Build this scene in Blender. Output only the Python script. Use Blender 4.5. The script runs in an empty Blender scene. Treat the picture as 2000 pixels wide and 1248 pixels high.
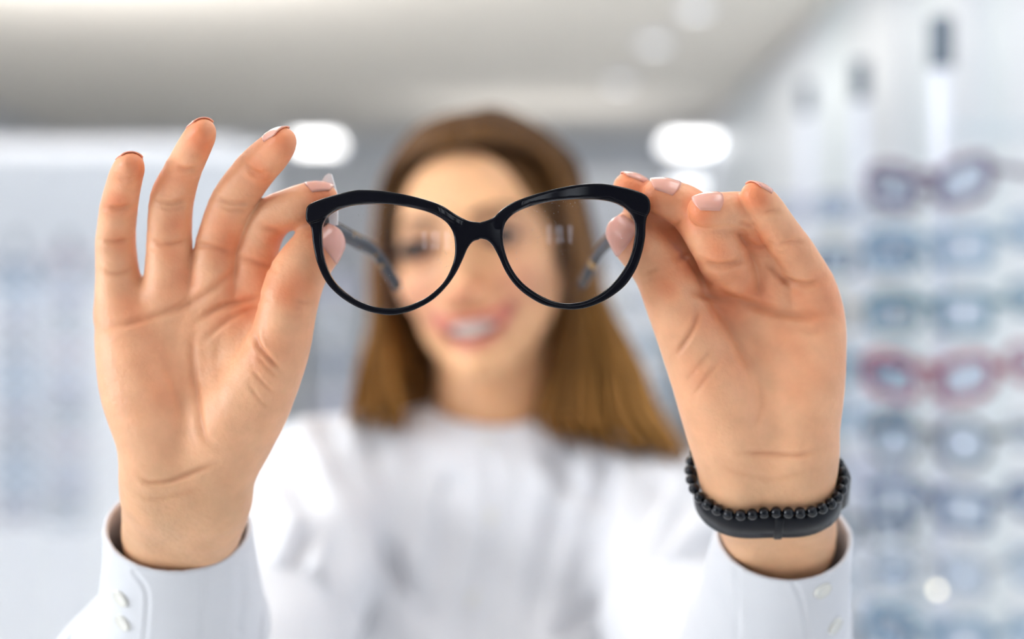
import bpy, math, random
import numpy as np
from mathutils import Vector, Matrix, Euler

random.seed(7); RNG = np.random.RandomState(7)
sc = bpy.context.scene
COL = sc.collection
PI = math.pi

# ------------------------------------------------------------------ camera
F = 2000 * 50.0 / 36.0            # focal length in pixels of the 2000x1248 frame
CAMZ = 1.5
cam_d = bpy.data.cameras.new('camera'); cam = bpy.data.objects.new('camera', cam_d); COL.objects.link(cam)
cam.location = (0, 0, CAMZ); cam.rotation_euler = (PI/2, 0, 0)
cam_d.lens = 50; cam_d.sensor_width = 36; cam_d.sensor_fit = 'HORIZONTAL'
cam_d.clip_start = 0.02; cam_d.clip_end = 100
cam_d.dof.use_dof = True; cam_d.dof.focus_distance = 0.579; cam_d.dof.aperture_fstop = 2.75
sc.camera = cam
# ------------------------------------------------------------------ world / view
w = bpy.data.worlds.new('world'); sc.world = w; w.use_nodes = True
bg = w.node_tree.nodes['Background']; bg.inputs[0].default_value = (0.86, 0.93, 1.0, 1); bg.inputs[1].default_value = 6.0
sc.view_settings.view_transform = 'Standard'; sc.view_settings.look = 'None'
sc.view_settings.gamma = 1; sc.view_settings.use_curve_mapping = False
sc.view_settings.exposure = -0.02
sc.cycles.use_denoising = True
sc.cycles.max_bounces = 8; sc.cycles.diffuse_bounces = 4; sc.cycles.glossy_bounces = 4
sc.cycles.transparent_max_bounces = 16
sc.cycles.sample_clamp_indirect = 6

def area(name, loc, rot, sx, sy, power, col):
    l = bpy.data.lights.new(name, 'AREA'); l.shape = 'RECTANGLE'; l.size = sx; l.size_y = sy
    l.energy = power; l.color = col
    o = bpy.data.objects.new(name, l); COL.objects.link(o); o.location = loc; o.rotation_euler = rot
    return o
# daylight through the shop window in the left wall, beside the photographer
area('window_daylight', (-3.12, -0.35, 1.85), (0, -PI/2, 0), 1.5, 2.4, 42, (0.90, 0.95, 1.0))
# ceiling lamps' light
CEIL = 2.8
LAMPS = [(-0.75, 0.9), (0.62, 0.5), (-0.9, 2.3), (0.2, 2.3), (-0.9, 3.1), (0.1, 3.95)]
for lx, ly in LAMPS:
    area('ceiling_lamp_light', (lx, ly, CEIL-0.045), (0, 0, 0), 0.30, 1.15, 7 if ly < 2 else 60, (1.0, 0.965, 0.91))

# ------------------------------------------------------------------ helpers
def P(px, py, d):
    return np.array([(px-1000.0)/F*d, d, CAMZ-(py-624.0)/F*d])
def proj(p):
    return 1000.0+p[:, 0]/p[:, 1]*F, 624.0-(p[:, 2]-CAMZ)/p[:, 1]*F

def mat(name, col, rough=0.5, metal=0.0, sss=0.0, coat=0.0, spec=0.5, emit=None, estr=0.0, sheen=0.0):
    m = bpy.data.materials.new(name); m.use_nodes = True
    b = m.node_tree.nodes['Principled BSDF']
    b.inputs['Base Color'].default_value = (*col, 1); b.inputs['Roughness'].default_value = rough
    b.inputs['Metallic'].default_value = metal; b.inputs['Specular IOR Level'].default_value = spec
    b.inputs['Coat Weight'].default_value = coat; b.inputs['Coat Roughness'].default_value = 0.05
    b.inputs['Sheen Weight'].default_value = sheen
    if sss:
        b.inputs['Subsurface Weight'].default_value = sss
        b.inputs['Subsurface Radius'].default_value = (1.0, 0.35, 0.15); b.inputs['Subsurface Scale'].default_value = 0.006
    if emit:
        b.inputs['Emission Color'].default_value = (*emit, 1); b.inputs['Emission Strength'].default_value = estr
    return m
def noise_tint(m, scale, amt, detail=3.0, bump=0.0, bscale=None, use_attr=None):
    nt = m.node_tree; b = nt.nodes['Principled BSDF']
    tc = nt.nodes.new('ShaderNodeTexCoord'); n = nt.nodes.new('ShaderNodeTexNoise')
    n.inputs['Scale'].default_value = scale; n.inputs['Detail'].default_value = detail
    nt.links.new(tc.outputs['Object'], n.inputs['Vector'])
    mr = nt.nodes.new('ShaderNodeMapRange'); mr.inputs['From Min'].default_value = 0.3; mr.inputs['From Max'].default_value = 0.7
    mr.inputs['To Min'].default_value = 1-amt; mr.inputs['To Max'].default_value = 1+amt*0.4
    nt.links.new(n.outputs['Fac'], mr.inputs['Value'])
    mx = nt.nodes.new('ShaderNodeVectorMath'); mx.operation = 'SCALE'
    if use_attr:
        at = nt.nodes.new('ShaderNodeVertexColor'); at.layer_name = use_attr
        nt.links.new(at.outputs['Color'], mx.inputs[0])
    else:
        mx.inputs[0].default_value = tuple(b.inputs['Base Color'].default_value)[:3]
    nt.links.new(mr.outputs['Result'], mx.inputs['Scale'])
    nt.links.new(mx.outputs['Vector'], b.inputs['Base Color'])
    if bump:
        n2 = nt.nodes.new('ShaderNodeTexNoise'); n2.inputs['Scale'].default_value = bscale or scale*6; n2.inputs['Detail'].default_value = 4
        nt.links.new(tc.outputs['Object'], n2.inputs['Vector'])
        bp = nt.nodes.new('ShaderNodeBump'); bp.inputs['Strength'].default_value = bump; bp.inputs['Distance'].default_value = 0.0006
        nt.links.new(n2.outputs['Fac'], bp.inputs['Height']); nt.links.new(bp.outputs['Normal'], b.inputs['Normal'])
    return m

def obj(name, verts, faces, m, parent=None, smooth=True, col=None):
    me = bpy.data.meshes.new(name)
    verts = np.asarray(verts, dtype=np.float64)
    me.from_pydata([tuple(v) for v in verts], [], [tuple(int(i) for i in f) for f in faces])
    me.update()
    if m is not None:
        for x in (m if isinstance(m, (list, tuple)) else [m]): me.materials.append(x)
    if smooth: me.polygons.foreach_set('use_smooth', [True]*len(me.polygons))
    if col is not None:
        a = me.color_attributes.new('tint', 'FLOAT_COLOR', 'POINT')
        c = np.ones((len(verts), 4), dtype=np.float32); c[:, :3] = col
        a.data.foreach_set('color', c.ravel())
    o = bpy.data.objects.new(name, me); COL.objects.link(o)
    if parent is not None: o.parent = parent
    return o
def tag(o, label=None, cat=None, group=None, kind=None):
    if label: o['label'] = label
    if cat: o['category'] = cat
    if group: o['group'] = group
    if kind: o['kind'] = kind
    return o
def empty(name, loc=(0, 0, 0), rz=0.0):
    o = bpy.data.objects.new(name, None); COL.objects.link(o); o.location = loc; o.rotation_euler = (0, 0, rz)
    o.empty_display_size = 0.02
    return o
class MB:
    def __init__(s): s.v = []; s.f = []
    def box(s, x0, x1, y0, y1, z0, z1):
        n = len(s.v)
        s.v += [(x, y, z) for x in (x0, x1) for y in (y0, y1) for z in (z0, z1)]
        s.f += [tuple(n+i for i in q) for q in ((0, 1, 3, 2), (4, 6, 7, 5), (0, 4, 5, 1), (2, 3, 7, 6), (0, 2, 6, 4), (1, 5, 7, 3))]
        return s
    def bbox(s, x0, x1, y0, y1, z0, z1, b):            # box with chamfered vertical and horizontal edges
        n = len(s.v); pts = []
        for i, x in enumerate((x0, x1)):
            for j, y in enumerate((y0, y1)):
                for k, z in enumerate((z0, z1)):
                    sx, sy, sz = (b if i == 0 else -b), (b if j == 0 else -b), (b if k == 0 else -b)
                    pts += [(x, y+sy, z+sz), (x+sx, y, z+sz), (x+sx, y+sy, z)]
        s.v += pts
        def c(i, j, k, t): return n+((i*2+j)*2+k)*3+t
        for i in (0, 1): s.f.append((c(i, 0, 0, 0), c(i, 1, 0, 0), c(i, 1, 1, 0), c(i, 0, 1, 0))[::(1 if i else -1)])
        for j in (0, 1): s.f.append((c(0, j, 0, 1), c(1, j, 0, 1), c(1, j, 1, 1), c(0, j, 1, 1))[::(-1 if j else 1)])
        for k in (0, 1): s.f.append((c(0, 0, k, 2), c(1, 0, k, 2), c(1, 1, k, 2), c(0, 1, k, 2))[::(1 if k else -1)])
        for i in (0, 1):
            for j in (0, 1):
                s.f.append((c(i, j, 0, 0), c(i, j, 1, 0), c(i, j, 1, 1), c(i, j, 0, 1)))
        for i in (0, 1):
            for k in (0, 1): s.f.append((c(i, 0, k, 0), c(i, 1, k, 0), c(i, 1, k, 2), c(i, 0, k, 2)))
        for j in (0, 1):
            for k in (0, 1): s.f.append((c(0, j, k, 1), c(1, j, k, 1), c(1, j, k, 2), c(0, j, k, 2)))
        for i in (0, 1):
            for j in (0, 1):
                for k in (0, 1): s.f.append((c(i, j, k, 0), c(i, j, k, 1), c(i, j, k, 2)))
        return s
    def tube(s, path, rad, seg=10, flat=1.0, closed=False, up=(0, 0, 1), caps=True):
        path = np.asarray(path, float); n = len(path)
        rad = np.broadcast_to(np.asarray(rad, float), (n,))
        T = np.roll(path, -1, 0)-np.roll(path, 1, 0)
        if not closed: T[0] = path[1]-path[0]; T[-1] = path[-1]-path[-2]
        T /= np.linalg.norm(T, axis=1)[:, None]+1e-12
        base = len(s.v); U = np.asarray(up, float); 
        for i in range(n):
            a = np.cross(T[i], U); 
            if np.linalg.norm(a) < 1e-4: a = np.cross(T[i], (1, 0.1, 0))
            a /= np.linalg.norm(a); b = np.cross(a, T[i])
            for k in range(seg):
                t = 2*PI*k/seg
                s.v.append(tuple(path[i]+rad[i]*(flat*math.cos(t)*a+math.sin(t)*b)))
        for i in range(n if closed else n-1):
            j = (i+1) % n
            for k in range(seg):
                l = (k+1) % seg
                s.f.append((base+i*seg+k, base+i*seg+l, base+j*seg+l, base+j*seg+k))
        if not closed and caps:
            s.f.append(tuple(base+k for k in range(seg))[::-1]); s.f.append(tuple(base+(n-1)*seg+k for k in range(seg)))
        return s
    def lathe(s, prof, c=(0, 0, 0), seg=24, axis='z'):
        base = len(s.v)
        for r, h in prof:
            for k in range(seg):
                t = 2*PI*k/seg; q = (r*math.cos(t), r*math.sin(t), h)
                if axis == 'y': q = (q[0], q[2], q[1])
                if axis == 'x': q = (q[2], q[0], q[1])
                s.v.append((c[0]+q[0], c[1]+q[1], c[2]+q[2]))
        for i in range(len(prof)-1):
            for k in range(seg):
                l = (k+1) % seg
                s.f.append((base+i*seg+k, base+i*seg+l, base+(i+1)*seg+l, base+(i+1)*seg+k))
        s.f.append(tuple(base+k for k in range(seg))[::-1]); s.f.append(tuple(base+(len(prof)-1)*seg+k for k in range(seg)))
        return s
    def build(s, name, m, parent=None, smooth=True, col=None):
        o = obj(name, s.v, s.f, m, parent, smooth, col)
        return o
def sphere_mesh(c, r, seg=16, rings=10, sc3=(1, 1, 1)):
    mb = MB(); prof = []
    for i in range(rings+1):
        a = -PI/2+PI*i/rings; prof.append((max(1e-5, r*math.cos(a)), r*math.sin(a)))
    mb.lathe(prof, (0, 0, 0), seg)
    mb.v = [(c[0]+v[0]*sc3[0], c[1]+v[1]*sc3[1], c[2]+v[2]*sc3[2]) for v in mb.v]
    return mb
def catmull(pts, n=8, closed=False):
    pts = np.asarray(pts, float); out = []; N = len(pts)
    rng = range(N) if closed else range(N-1)
    for i in rng:
        if closed: p0, p1, p2, p3 = pts[(i-1) % N], pts[i], pts[(i+1) % N], pts[(i+2) % N]
        else: p0, p1, p2, p3 = pts[max(i-1, 0)], pts[i], pts[i+1], pts[min(i+2, N-1)]
        for k in range(n):
            t = k/n
            out.append(0.5*((2*p1)+(-p0+p2)*t+(2*p0-5*p1+4*p2-p3)*t*t+(-p0+3*p1-3*p2+p3)*t**3))
    if not closed: out.append(pts[-1])
    return np.array(out)

# ------------------------------------------------------------------ distance-field modelling (sculpted forms)
def smin(a, b, k):
    h = np.maximum(k-np.abs(a-b), 0)/k
    return np.minimum(a, b)-h*h*k*0.25
def smax(a, b, k): return -smin(-a, -b, k)
def cap(p, a, b, r1, r2):
    a = np.asarray(a, np.float32); b = np.asarray(b, np.float32); ba = b-a; pa = p-a
    h = np.clip((pa@ba)/float(ba@ba+1e-12), 0, 1)
    return np.sqrt(((pa-h[:, None]*ba)**2).sum(1))-(r1+(r2-r1)*h)
def ell(p, c, r):
    r = np.asarray(r, np.float32); q = (p-np.asarray(c, np.float32))
    k0 = np.sqrt(((q/r)**2).sum(1)); k1 = np.sqrt(((q/(r*r))**2).sum(1))+1e-9
    return k0*(k0-1)/k1
def sdf_mesh(f, lo, hi, h, B=8, slack=1.0, proj_it=2):
    lo = np.asarray(lo, float); hi = np.asarray(hi, float)
    nb = np.ceil((hi-lo)/h/B).astype(int); n = nb*B
    bi = np.stack(np.meshgrid(*[np.arange(k) for k in nb], indexing='ij'), -1).reshape(-1, 3)
    cen = (lo+(bi*B+B/2)*h).astype(np.float32)
    dc = f(cen); keep = np.abs(dc) < h*B*0.87*1.25+slack*h*2
    V = np.repeat(np.repeat(np.repeat(np.where(dc < 0, -1.0, 1.0).astype(np.float32).reshape(nb), B, 0), B, 1), B, 2)
    off = np.stack(np.meshgrid(*[np.arange(B)]*3, indexing='ij'), -1).reshape(-1, 3)
    kb = bi[keep]
    for s in range(0, len(kb), 400):
        q = (kb[s:s+400, None, :]*B+off[None]).reshape(-1, 3)
        V[q[:, 0], q[:, 1], q[:, 2]] = f((lo+q*h).astype(np.float32))
    S = V < 0
    cnt = np.zeros(tuple(k-1 for k in n), np.int8)
    for i in (0, 1):
        for j in (0, 1):
            for k in (0, 1): cnt += S[i:n[0]-1+i, j:n[1]-1+j, k:n[2]-1+k]
    act = np.argwhere((cnt > 0) & (cnt < 8))
    idx = -np.ones(cnt.shape, np.int64); idx[act[:, 0], act[:, 1], act[:, 2]] = np.arange(len(act))
    acc = np.zeros((len(act), 3)); num = np.zeros(len(act))
    cs = [(i, j, k) for i in (0, 1) for j in (0, 1) for k in (0, 1)]
    val = {c: V[act[:, 0]+c[0], act[:, 1]+c[1], act[:, 2]+c[2]] for c in cs}
    for c in cs:
        for ax in range(3):
            if c[ax] == 0:
                d = list(c); d[ax] = 1; d = tuple(d)
                a, b = val[c], val[d]; m = (a < 0) != (b < 0)
                t = np.where(m, a/(a-b+1e-20), 0)
                pt = np.tile(np.array(c, float), (len(act), 1)); pt[:, ax] += t
                acc += pt*m[:, None]; num += m
    vert = lo+(act+acc/np.maximum(num, 1)[:, None])*h
    faces = []
    for ax in range(3):
        a1, a2 = (ax+1) % 3, (ax+2) % 3
        sl0 = [slice(1, n[t]-1) for t in range(3)]; sl1 = list(sl0)
        sl0[ax] = slice(0, n[ax]-1); sl1[ax] = slice(1, n[ax])
        s0 = S[tuple(sl0)]; s1 = S[tuple(sl1)]
        e = np.argwhere(s0 != s1); sg = s0[e[:, 0], e[:, 1], e[:, 2]]
        base = e.copy(); base[:, a1] += 1; base[:, a2] += 1
        def cell(d1, d2):
            q = base.copy(); q[:, a1] -= d1; q[:, a2] -= d2
            return idx[q[:, 0], q[:, 1], q[:, 2]]
        Q = np.stack([cell(1, 1), cell(0, 1), cell(0, 0), cell(1, 0)], 1)
        Q[~sg] = Q[~sg][:, ::-1]
        faces.append(Q)
    faces = np.concatenate(faces); faces = faces[(faces >= 0).all(1)]
    for it in range(proj_it):
        nrm, d = grad(f, vert, h*0.5)
        vert = vert-nrm*np.clip(d, -h, h)[:, None]*0.9
    return vert, faces
def grad(f, v, e):
    v = v.astype(np.float32); d = f(v); g = np.zeros((len(v), 3))
    for ax in range(3):
        o = np.zeros(3, np.float32); o[ax] = e
        g[:, ax] = f(v+o)-f(v-o)
    l = np.linalg.norm(g, axis=1)+1e-12
    gl = l/(2*e)
    return g/l[:, None], d/np.clip(gl, 0.3, 2)
def polydist(px, py, poly):
    d = np.full(len(px), 1e9)
    for (x0, y0), (x1, y1) in zip(poly[:-1], poly[1:]):
        bx, by = x1-x0, y1-y0; t = np.clip(((px-x0)*bx+(py-y0)*by)/(bx*bx+by*by+1e-9), 0, 1)
        d = np.minimum(d, np.hypot(px-x0-t*bx, py-y0-t*by))
    return d
def inpoly(px, py, poly):
    c = np.zeros(len(px), bool); n = len(poly)
    for i in range(n):
        x0, y0 = poly[i]; x1, y1 = poly[(i+1) % n]
        m = ((y0 > py) != (y1 > py)) & (px < (x1-x0)*(py-y0)/(y1-y0+1e-12)+x0)
        c ^= m
    return c
def sm(x, a, b):
    t = np.clip((x-a)/(b-a), 0, 1); return t*t*(3-2*t)

# ------------------------------------------------------------------ materials
M = {}
M['wall_cool'] = noise_tint(mat('painted_wall_cool_white', (0.68, 0.72, 0.78), 0.6), 2.0, 0.03)
M['wall_beige'] = noise_tint(mat('painted_wall_beige', (0.70, 0.68, 0.65), 0.7), 2.0, 0.03)
M['ceiling'] = noise_tint(mat('ceiling_paint', (0.90, 0.86, 0.80), 0.8), 1.5, 0.03)
M['wall_dim'] = mat('front_wall_grey', (0.24, 0.25, 0.27), 0.7)
M['floor'] = noise_tint(mat('floor_pale_tile', (0.87, 0.86, 0.84), 0.4), 4.0, 0.06)
M['trim_cool'] = mat('trim_grey', (0.60, 0.67, 0.72), 0.4)
M['panel_white'] = noise_tint(mat('display_panel_white', (0.82, 0.85, 0.90), 0.3), 3.0, 0.03)
M['alu'] = mat('brushed_aluminium', (0.62, 0.67, 0.73), 0.35, 0.6)
M['white_plastic'] = mat('white_plastic', (0.76, 0.78, 0.86), 0.35)
M['dark_plastic'] = mat('dark_plastic', (0.08, 0.11, 0.15), 0.4)
M['glow'] = mat('lamp_diffuser', (0.9, 0.9, 0.9), 0.5, emit=(1.0, 0.99, 0.98), estr=6.0)
M['backlit'] = mat('backlit_frosted_panel', (0.60, 0.64, 0.69), 0.4, emit=(0.82, 0.89, 1.0), estr=0.05)  # wall panels; faint emission added to brighten the right wall
M['backlit_bright'] = mat('backlit_header', (0.44, 0.475, 0.53), 0.5, emit=(0.88, 0.93, 1.0), estr=0.06)
M['warm_glow'] = mat('small_warm_lamp', (0.9, 0.85, 0.7), 0.4, emit=(1.0, 0.90, 0.66), estr=5.0)  # emissive stand-in for a specular glint on the display
M['glow_mid'] = mat('wall_light_box_face', (0.9, 0.9, 0.9), 0.5, emit=(0.95, 0.97, 1.0), estr=3.0)
M['glow_soft'] = mat('light_box_face', (0.9, 0.9, 0.9), 0.5, emit=(0.95, 0.97, 1.0), estr=1.6)
M['skin'] = noise_tint(mat('skin', (0.8, 0.5, 0.36), 0.46, sss=0.14, spec=0.4), 90.0, 0.10, bump=0.55, bscale=420, use_attr='tint')
M['nail'] = mat('pale_pink_nail', (0.82, 0.36, 0.28), 0.22, coat=0.15, sss=0.3, spec=.35)
M['hair'] = mat('hair', (0.3, 0.15, 0.06), 0.6, spec=0.15)
M['cloth'] = noise_tint(mat('white_cotton', (0.73, 0.73, 0.76), 0.8), 30, 0.02, bump=0.15, bscale=1500)
M['button'] = mat('pearl_button', (0.78, 0.76, 0.70), 0.2, coat=0.5)
M['bead'] = mat('black_stone_bead', (0.003, 0.004, 0.008), 0.05, spec=.4)
M['rubber'] = mat('black_rubber', (0.004, 0.005, 0.009), 0.3, spec=.2)
M['case'] = mat('black_glossy_case', (0.008, 0.010, 0.016), 0.12, coat=0.5)
M['steel'] = mat('steel', (0.6, 0.6, 0.62), 0.2, 1.0)
M['eye_white'] = mat('eye_white', (0.75, 0.70, 0.68), 0.1)
M['iris'] = mat('iris_brown', (0.035, 0.02, 0.012), 0.1)
M['tooth'] = mat('tooth_enamel', (0.80, 0.74, 0.66), 0.25)
M['lash'] = mat('dark_lash', (0.02, 0.012, 0.008), 0.6)

def lens_mat(name, tint, refl, dust=False):
    m = bpy.data.materials.new(name); m.use_nodes = True; nt = m.node_tree; nt.nodes.clear()
    out = nt.nodes.new('ShaderNodeOutputMaterial'); mx = nt.nodes.new('ShaderNodeMixShader')
    tr = nt.nodes.new('ShaderNodeBsdfTransparent'); tr.inputs[0].default_value = (*tint, 1)
    gl = nt.nodes.new('ShaderNodeBsdfGlossy'); gl.inputs['Roughness'].default_value = 0.0; gl.inputs['Color'].default_value = (0.92, 0.92, 1.0, 1)
    fr = nt.nodes.new('ShaderNodeFresnel'); fr.inputs['IOR'].default_value = refl
    nt.links.new(fr.outputs[0], mx.inputs[0]); nt.links.new(tr.outputs[0], mx.inputs[1]); nt.links.new(gl.outputs[0], mx.inputs[2])
    last = mx
    if dust:
        tc = nt.nodes.new('ShaderNodeTexCoord'); vo = nt.nodes.new('ShaderNodeTexVoronoi'); vo.inputs['Scale'].default_value = 700
        no = nt.nodes.new('ShaderNodeTexNoise'); no.inputs['Scale'].default_value = 60; no.inputs['Detail'].default_value = 2
        nt.links.new(tc.outputs['Object'], vo.inputs['Vector']); nt.links.new(tc.outputs['Object'], no.inputs['Vector'])
        a = nt.nodes.new('ShaderNodeMath'); a.operation = 'LESS_THAN'; a.inputs[1].default_value = 0.10; nt.links.new(vo.outputs['Distance'], a.inputs[0])
        b = nt.nodes.new('ShaderNodeMath'); b.operation = 'GREATER_THAN'; b.inputs[1].default_value = 0.56; nt.links.new(no.outputs['Fac'], b.inputs[0])
        c = nt.nodes.new('ShaderNodeMath'); c.operation = 'MULTIPLY'; nt.links.new(a.outputs[0], c.inputs[0]); nt.links.new(b.outputs[0], c.inputs[1])
        e = nt.nodes.new('ShaderNodeMath'); e.operation = 'MULTIPLY_ADD'; e.inputs[1].default_value = 0.4; e.inputs[2].default_value = 0.006; nt.links.new(c.outputs[0], e.inputs[0])
        df = nt.nodes.new('ShaderNodeBsdfDiffuse'); df.inputs[0].default_value = (.85, .85, .85, 1)
        m2 = nt.nodes.new('ShaderNodeMixShader'); nt.links.new(e.outputs[0], m2.inputs[0]); nt.links.new(mx.outputs[0], m2.inputs[1]); nt.links.new(df.outputs[0], m2.inputs[2]); last = m2
    nt.links.new(last.outputs[0], out.inputs[0])
    return m
M['lens'] = lens_mat('clear_spectacle_lens', (0.985, 0.98, 0.985), 1.23, True)
M['demo_lens'] = lens_mat('demo_lens', (0.86, 0.90, 0.95), 1.04)

def acetate_mat():
    """black acetate laminated on a tortoise layer at the back (the face side)"""
    m = mat('black_acetate_on_tortoise', (0.004, 0.004, 0.007), 0.05, spec=0.13); nt = m.node_tree; b = nt.nodes['Principled BSDF']
    tc = nt.nodes.new('ShaderNodeTexCoord'); n = nt.nodes.new('ShaderNodeTexNoise'); n.inputs['Scale'].default_value = 130; n.inputs['Detail'].default_value = 1
    nt.links.new(tc.outputs['Object'], n.inputs['Vector'])
    r = nt.nodes.new('ShaderNodeValToRGB'); e = r.color_ramp.elements
    e[0].position = 0.50; e[0].color = (0.012, 0.006, 0.004, 1); e[1].position = 0.66; e[1].color = (0.75, 0.26, 0.02, 1)
    nt.links.new(n.outputs['Fac'], r.inputs[0])
    sp = nt.nodes.new('ShaderNodeSeparateXYZ'); nt.links.new(tc.outputs['Object'], sp.inputs[0])
    mr = nt.nodes.new('ShaderNodeMapRange'); mr.inputs['From Min'].default_value = 0.0003; mr.inputs['From Max'].default_value = 0.0006
    m1 = nt.nodes.new('ShaderNodeMath'); m1.operation = 'MULTIPLY'; nt.links.new(sp.outputs['X'], m1.inputs[0]); nt.links.new(sp.outputs['X'], m1.inputs[1])
    m2 = nt.nodes.new('ShaderNodeMath'); m2.operation = 'MULTIPLY_ADD'; nt.links.new(m1.outputs[0], m2.inputs[0]); m2.inputs[1].default_value = -0.0045/0.0049; nt.links.new(sp.outputs['Y'], m2.inputs[2])
    nt.links.new(m2.outputs[0], mr.inputs['Value'])
    mx = nt.nodes.new('ShaderNodeMix'); mx.data_type = 'RGBA'
    nt.links.new(mr.outputs[0], mx.inputs['Factor']); mx.inputs['A'].default_value = (0.004, 0.004, 0.007, 1)
    nt.links.new(r.outputs[0], mx.inputs['B']); nt.links.new(mx.outputs['Result'], b.inputs['Base Color'])
    return m
def tortoise_mat():
    m = mat('tortoise_acetate', (0.1, 0.05, 0.02), 0.15, spec=.12); nt = m.node_tree; b = nt.nodes['Principled BSDF']
    tc = nt.nodes.new('ShaderNodeTexCoord'); n = nt.nodes.new('ShaderNodeTexNoise'); n.inputs['Scale'].default_value = 90; n.inputs['Detail'].default_value = 1
    nt.links.new(tc.outputs['Object'], n.inputs['Vector'])
    r = nt.nodes.new('ShaderNodeValToRGB'); e = r.color_ramp.elements
    e[0].position = 0.56; e[0].color = (0.010, 0.010, 0.014, 1); e[1].position = 0.66; e[1].color = (0.34, 0.19, 0.05, 1)
    nt.links.new(n.outputs['Fac'], r.inputs[0]); nt.links.new(r.outputs[0], b.inputs['Base Color'])
    return m
M['acetate'] = acetate_mat(); M['tortoise'] = tortoise_mat()

#SECTION room
# ------------------------------------------------------------------ the room
XL, XR, YB, YF = -3.2, 1.33, 10.0, -2.5
def struct(name, mb, m, smooth=False, parent=None):
    o = mb.build(name, m, parent, smooth)
    if parent is None: o['kind'] = 'structure'
    return o
struct('floor', MB().box(XL-.2, XR+.2, YF-.2, YB+.2, -0.1, 0), M['floor'])
struct('ceiling', MB().box(XL-.2, XR+.2, YF-.2, YB+.2, CEIL, CEIL+0.1), M['ceiling'])
wl = MB(); LW = (-1.6, 0.9, 1.05, 2.65)
wl.box(XL-.2, XL, YF-.2, LW[0], 0, CEIL).box(XL-.2, XL, LW[1], YB+.2, 0, CEIL).box(XL-.2, XL, LW[0], LW[1], 0, LW[2]).box(XL-.2, XL, LW[0], LW[1], LW[3], CEIL)
struct('wall_left', wl, M['wall_cool'])
fr = MB()
for y in np.linspace(LW[0], LW[1]-.04, 4): fr.box(XL-.1, XL-.05, y, y+.04, LW[2], LW[3])
fr.box(XL-.1, XL-.05, LW[0], LW[1], LW[2], LW[2]+.04).box(XL-.1, XL-.05, LW[0], LW[1], LW[3]-.04, LW[3])
struct('window_1', fr, M['trim_cool'])
struct('wall_right', MB().box(XR, XR+.2, YF-.2, YB+.2, 0, CEIL), M['wall_cool'])
struct('wall_back', MB().box(XL, XR, YB, YB+.2, 0, CEIL), M['wall_cool'])
mb = MB(); WX = [(0.02, 0.16), (0.22, 0.44), (0.52, 0.70)]; WZ = (1.72, 2.08)
xs = [XL]+[t for p in WX for t in p]+[XR]
for i in range(0, len(xs), 2): mb.box(xs[i], xs[i+1], YF-.15, YF, 0, CEIL)
for a, b_ in WX: mb.box(a, b_, YF-.15, YF, 0, WZ[0]).box(a, b_, YF-.15, YF, WZ[1], CEIL)
struct('wall_front', mb, M['wall_dim'])
for i, (a, b_) in enumerate(WX):
    fr = MB(); t = 0.012
    fr.box(a, a+t, YF-.1, YF-.05, *WZ).box(b_-t, b_, YF-.1, YF-.05, *WZ).box(a, b_, YF-.1, YF-.05, WZ[0], WZ[0]+t).box(a, b_, YF-.1, YF-.05, WZ[1]-t, WZ[1])
    fr.box(a, b_, YF-.1, YF-.05, 1.86, 1.875)
    struct('window_%d' % (i+2), fr, M['trim_cool'])
# vertical joints and a plinth on the right wall
for i, (y0, y1) in enumerate([(3.75, 3.95), (4.3, 4.65), (5.45, 6.0), (7.6, 8.1)]):
    struct('trim_%d' % (i+1), MB().box(XR-.03, XR, y0, y1, 0.1, CEIL), M['trim_cool'])
struct('baseboard_right', MB().box(XR-.02, XR, YF, YB, 0, 0.1), M['trim_cool'])
struct('baseboard_left', MB().box(XL, XL+.02, YF, YB, 0, 0.1), M['trim_cool'])
struct('baseboard_back', MB().box(XL, XR, YB-.02, YB, 0, 0.1), M['trim_cool'])

def linear_lamp(x, y, z, wx, ly, label, group='linear ceiling lamps'):
    r = empty('ceiling_lamp', (x, y, z)); tag(r, label, 'ceiling lamp', group)
    MB().bbox(-wx/2-.012, wx/2+.012, -ly/2-.012, ly/2+.012, 0.0, 0.035, 0.004).build('housing', M['white_plastic'], r, False)
    MB().bbox(-wx/2, wx/2, -ly/2, ly/2, -0.035, 0.004, 0.006).build('diffuser', M['glow'], r, False)
    for sy in (-1, 1):
        MB().lathe([(0.004, 0.03), (0.004, CEIL-z)], (0, sy*ly*0.35, 0), 8).build('hanger', M['alu'], r)
    return r
for i, (lx, ly) in enumerate(LAMPS):
    linear_lamp(lx, ly, CEIL-0.04, 0.30, 1.15, 'white linear ceiling lamp %s' % [
        'above the left raised hand, outside the view', 'above the right raised hand, outside the view', 'left of the aisle, second row from the window',
        'right of the aisle, second row from the window', 'left of the aisle, third row from the window', 'right of the aisle, third row from the window'][i])
linear_lamp(-1.25, 9.1, 2.64, 0.26, 0.3, 'glowing white ceiling lamp beside the raised middle fingertip')
linear_lamp(1.135, 9.1, 2.64, 0.29, 0.3, 'glowing white ceiling lamp above the hand with the bracelet')
lb = empty('light_box', (1.30-.02, 9.9, 2.42)); tag(lb, 'small glowing wall light box just above the right hand fingers, below the ceiling lamp', 'light box')
MB().bbox(-.17, .03, -.03, .09, -.07, .07, .01).build('housing', M['white_plastic'], lb, False)
MB().bbox(-.16, .02, -.04, -.028, -.06, .06, .004).build('face', M['glow_mid'], lb, False)
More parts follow.
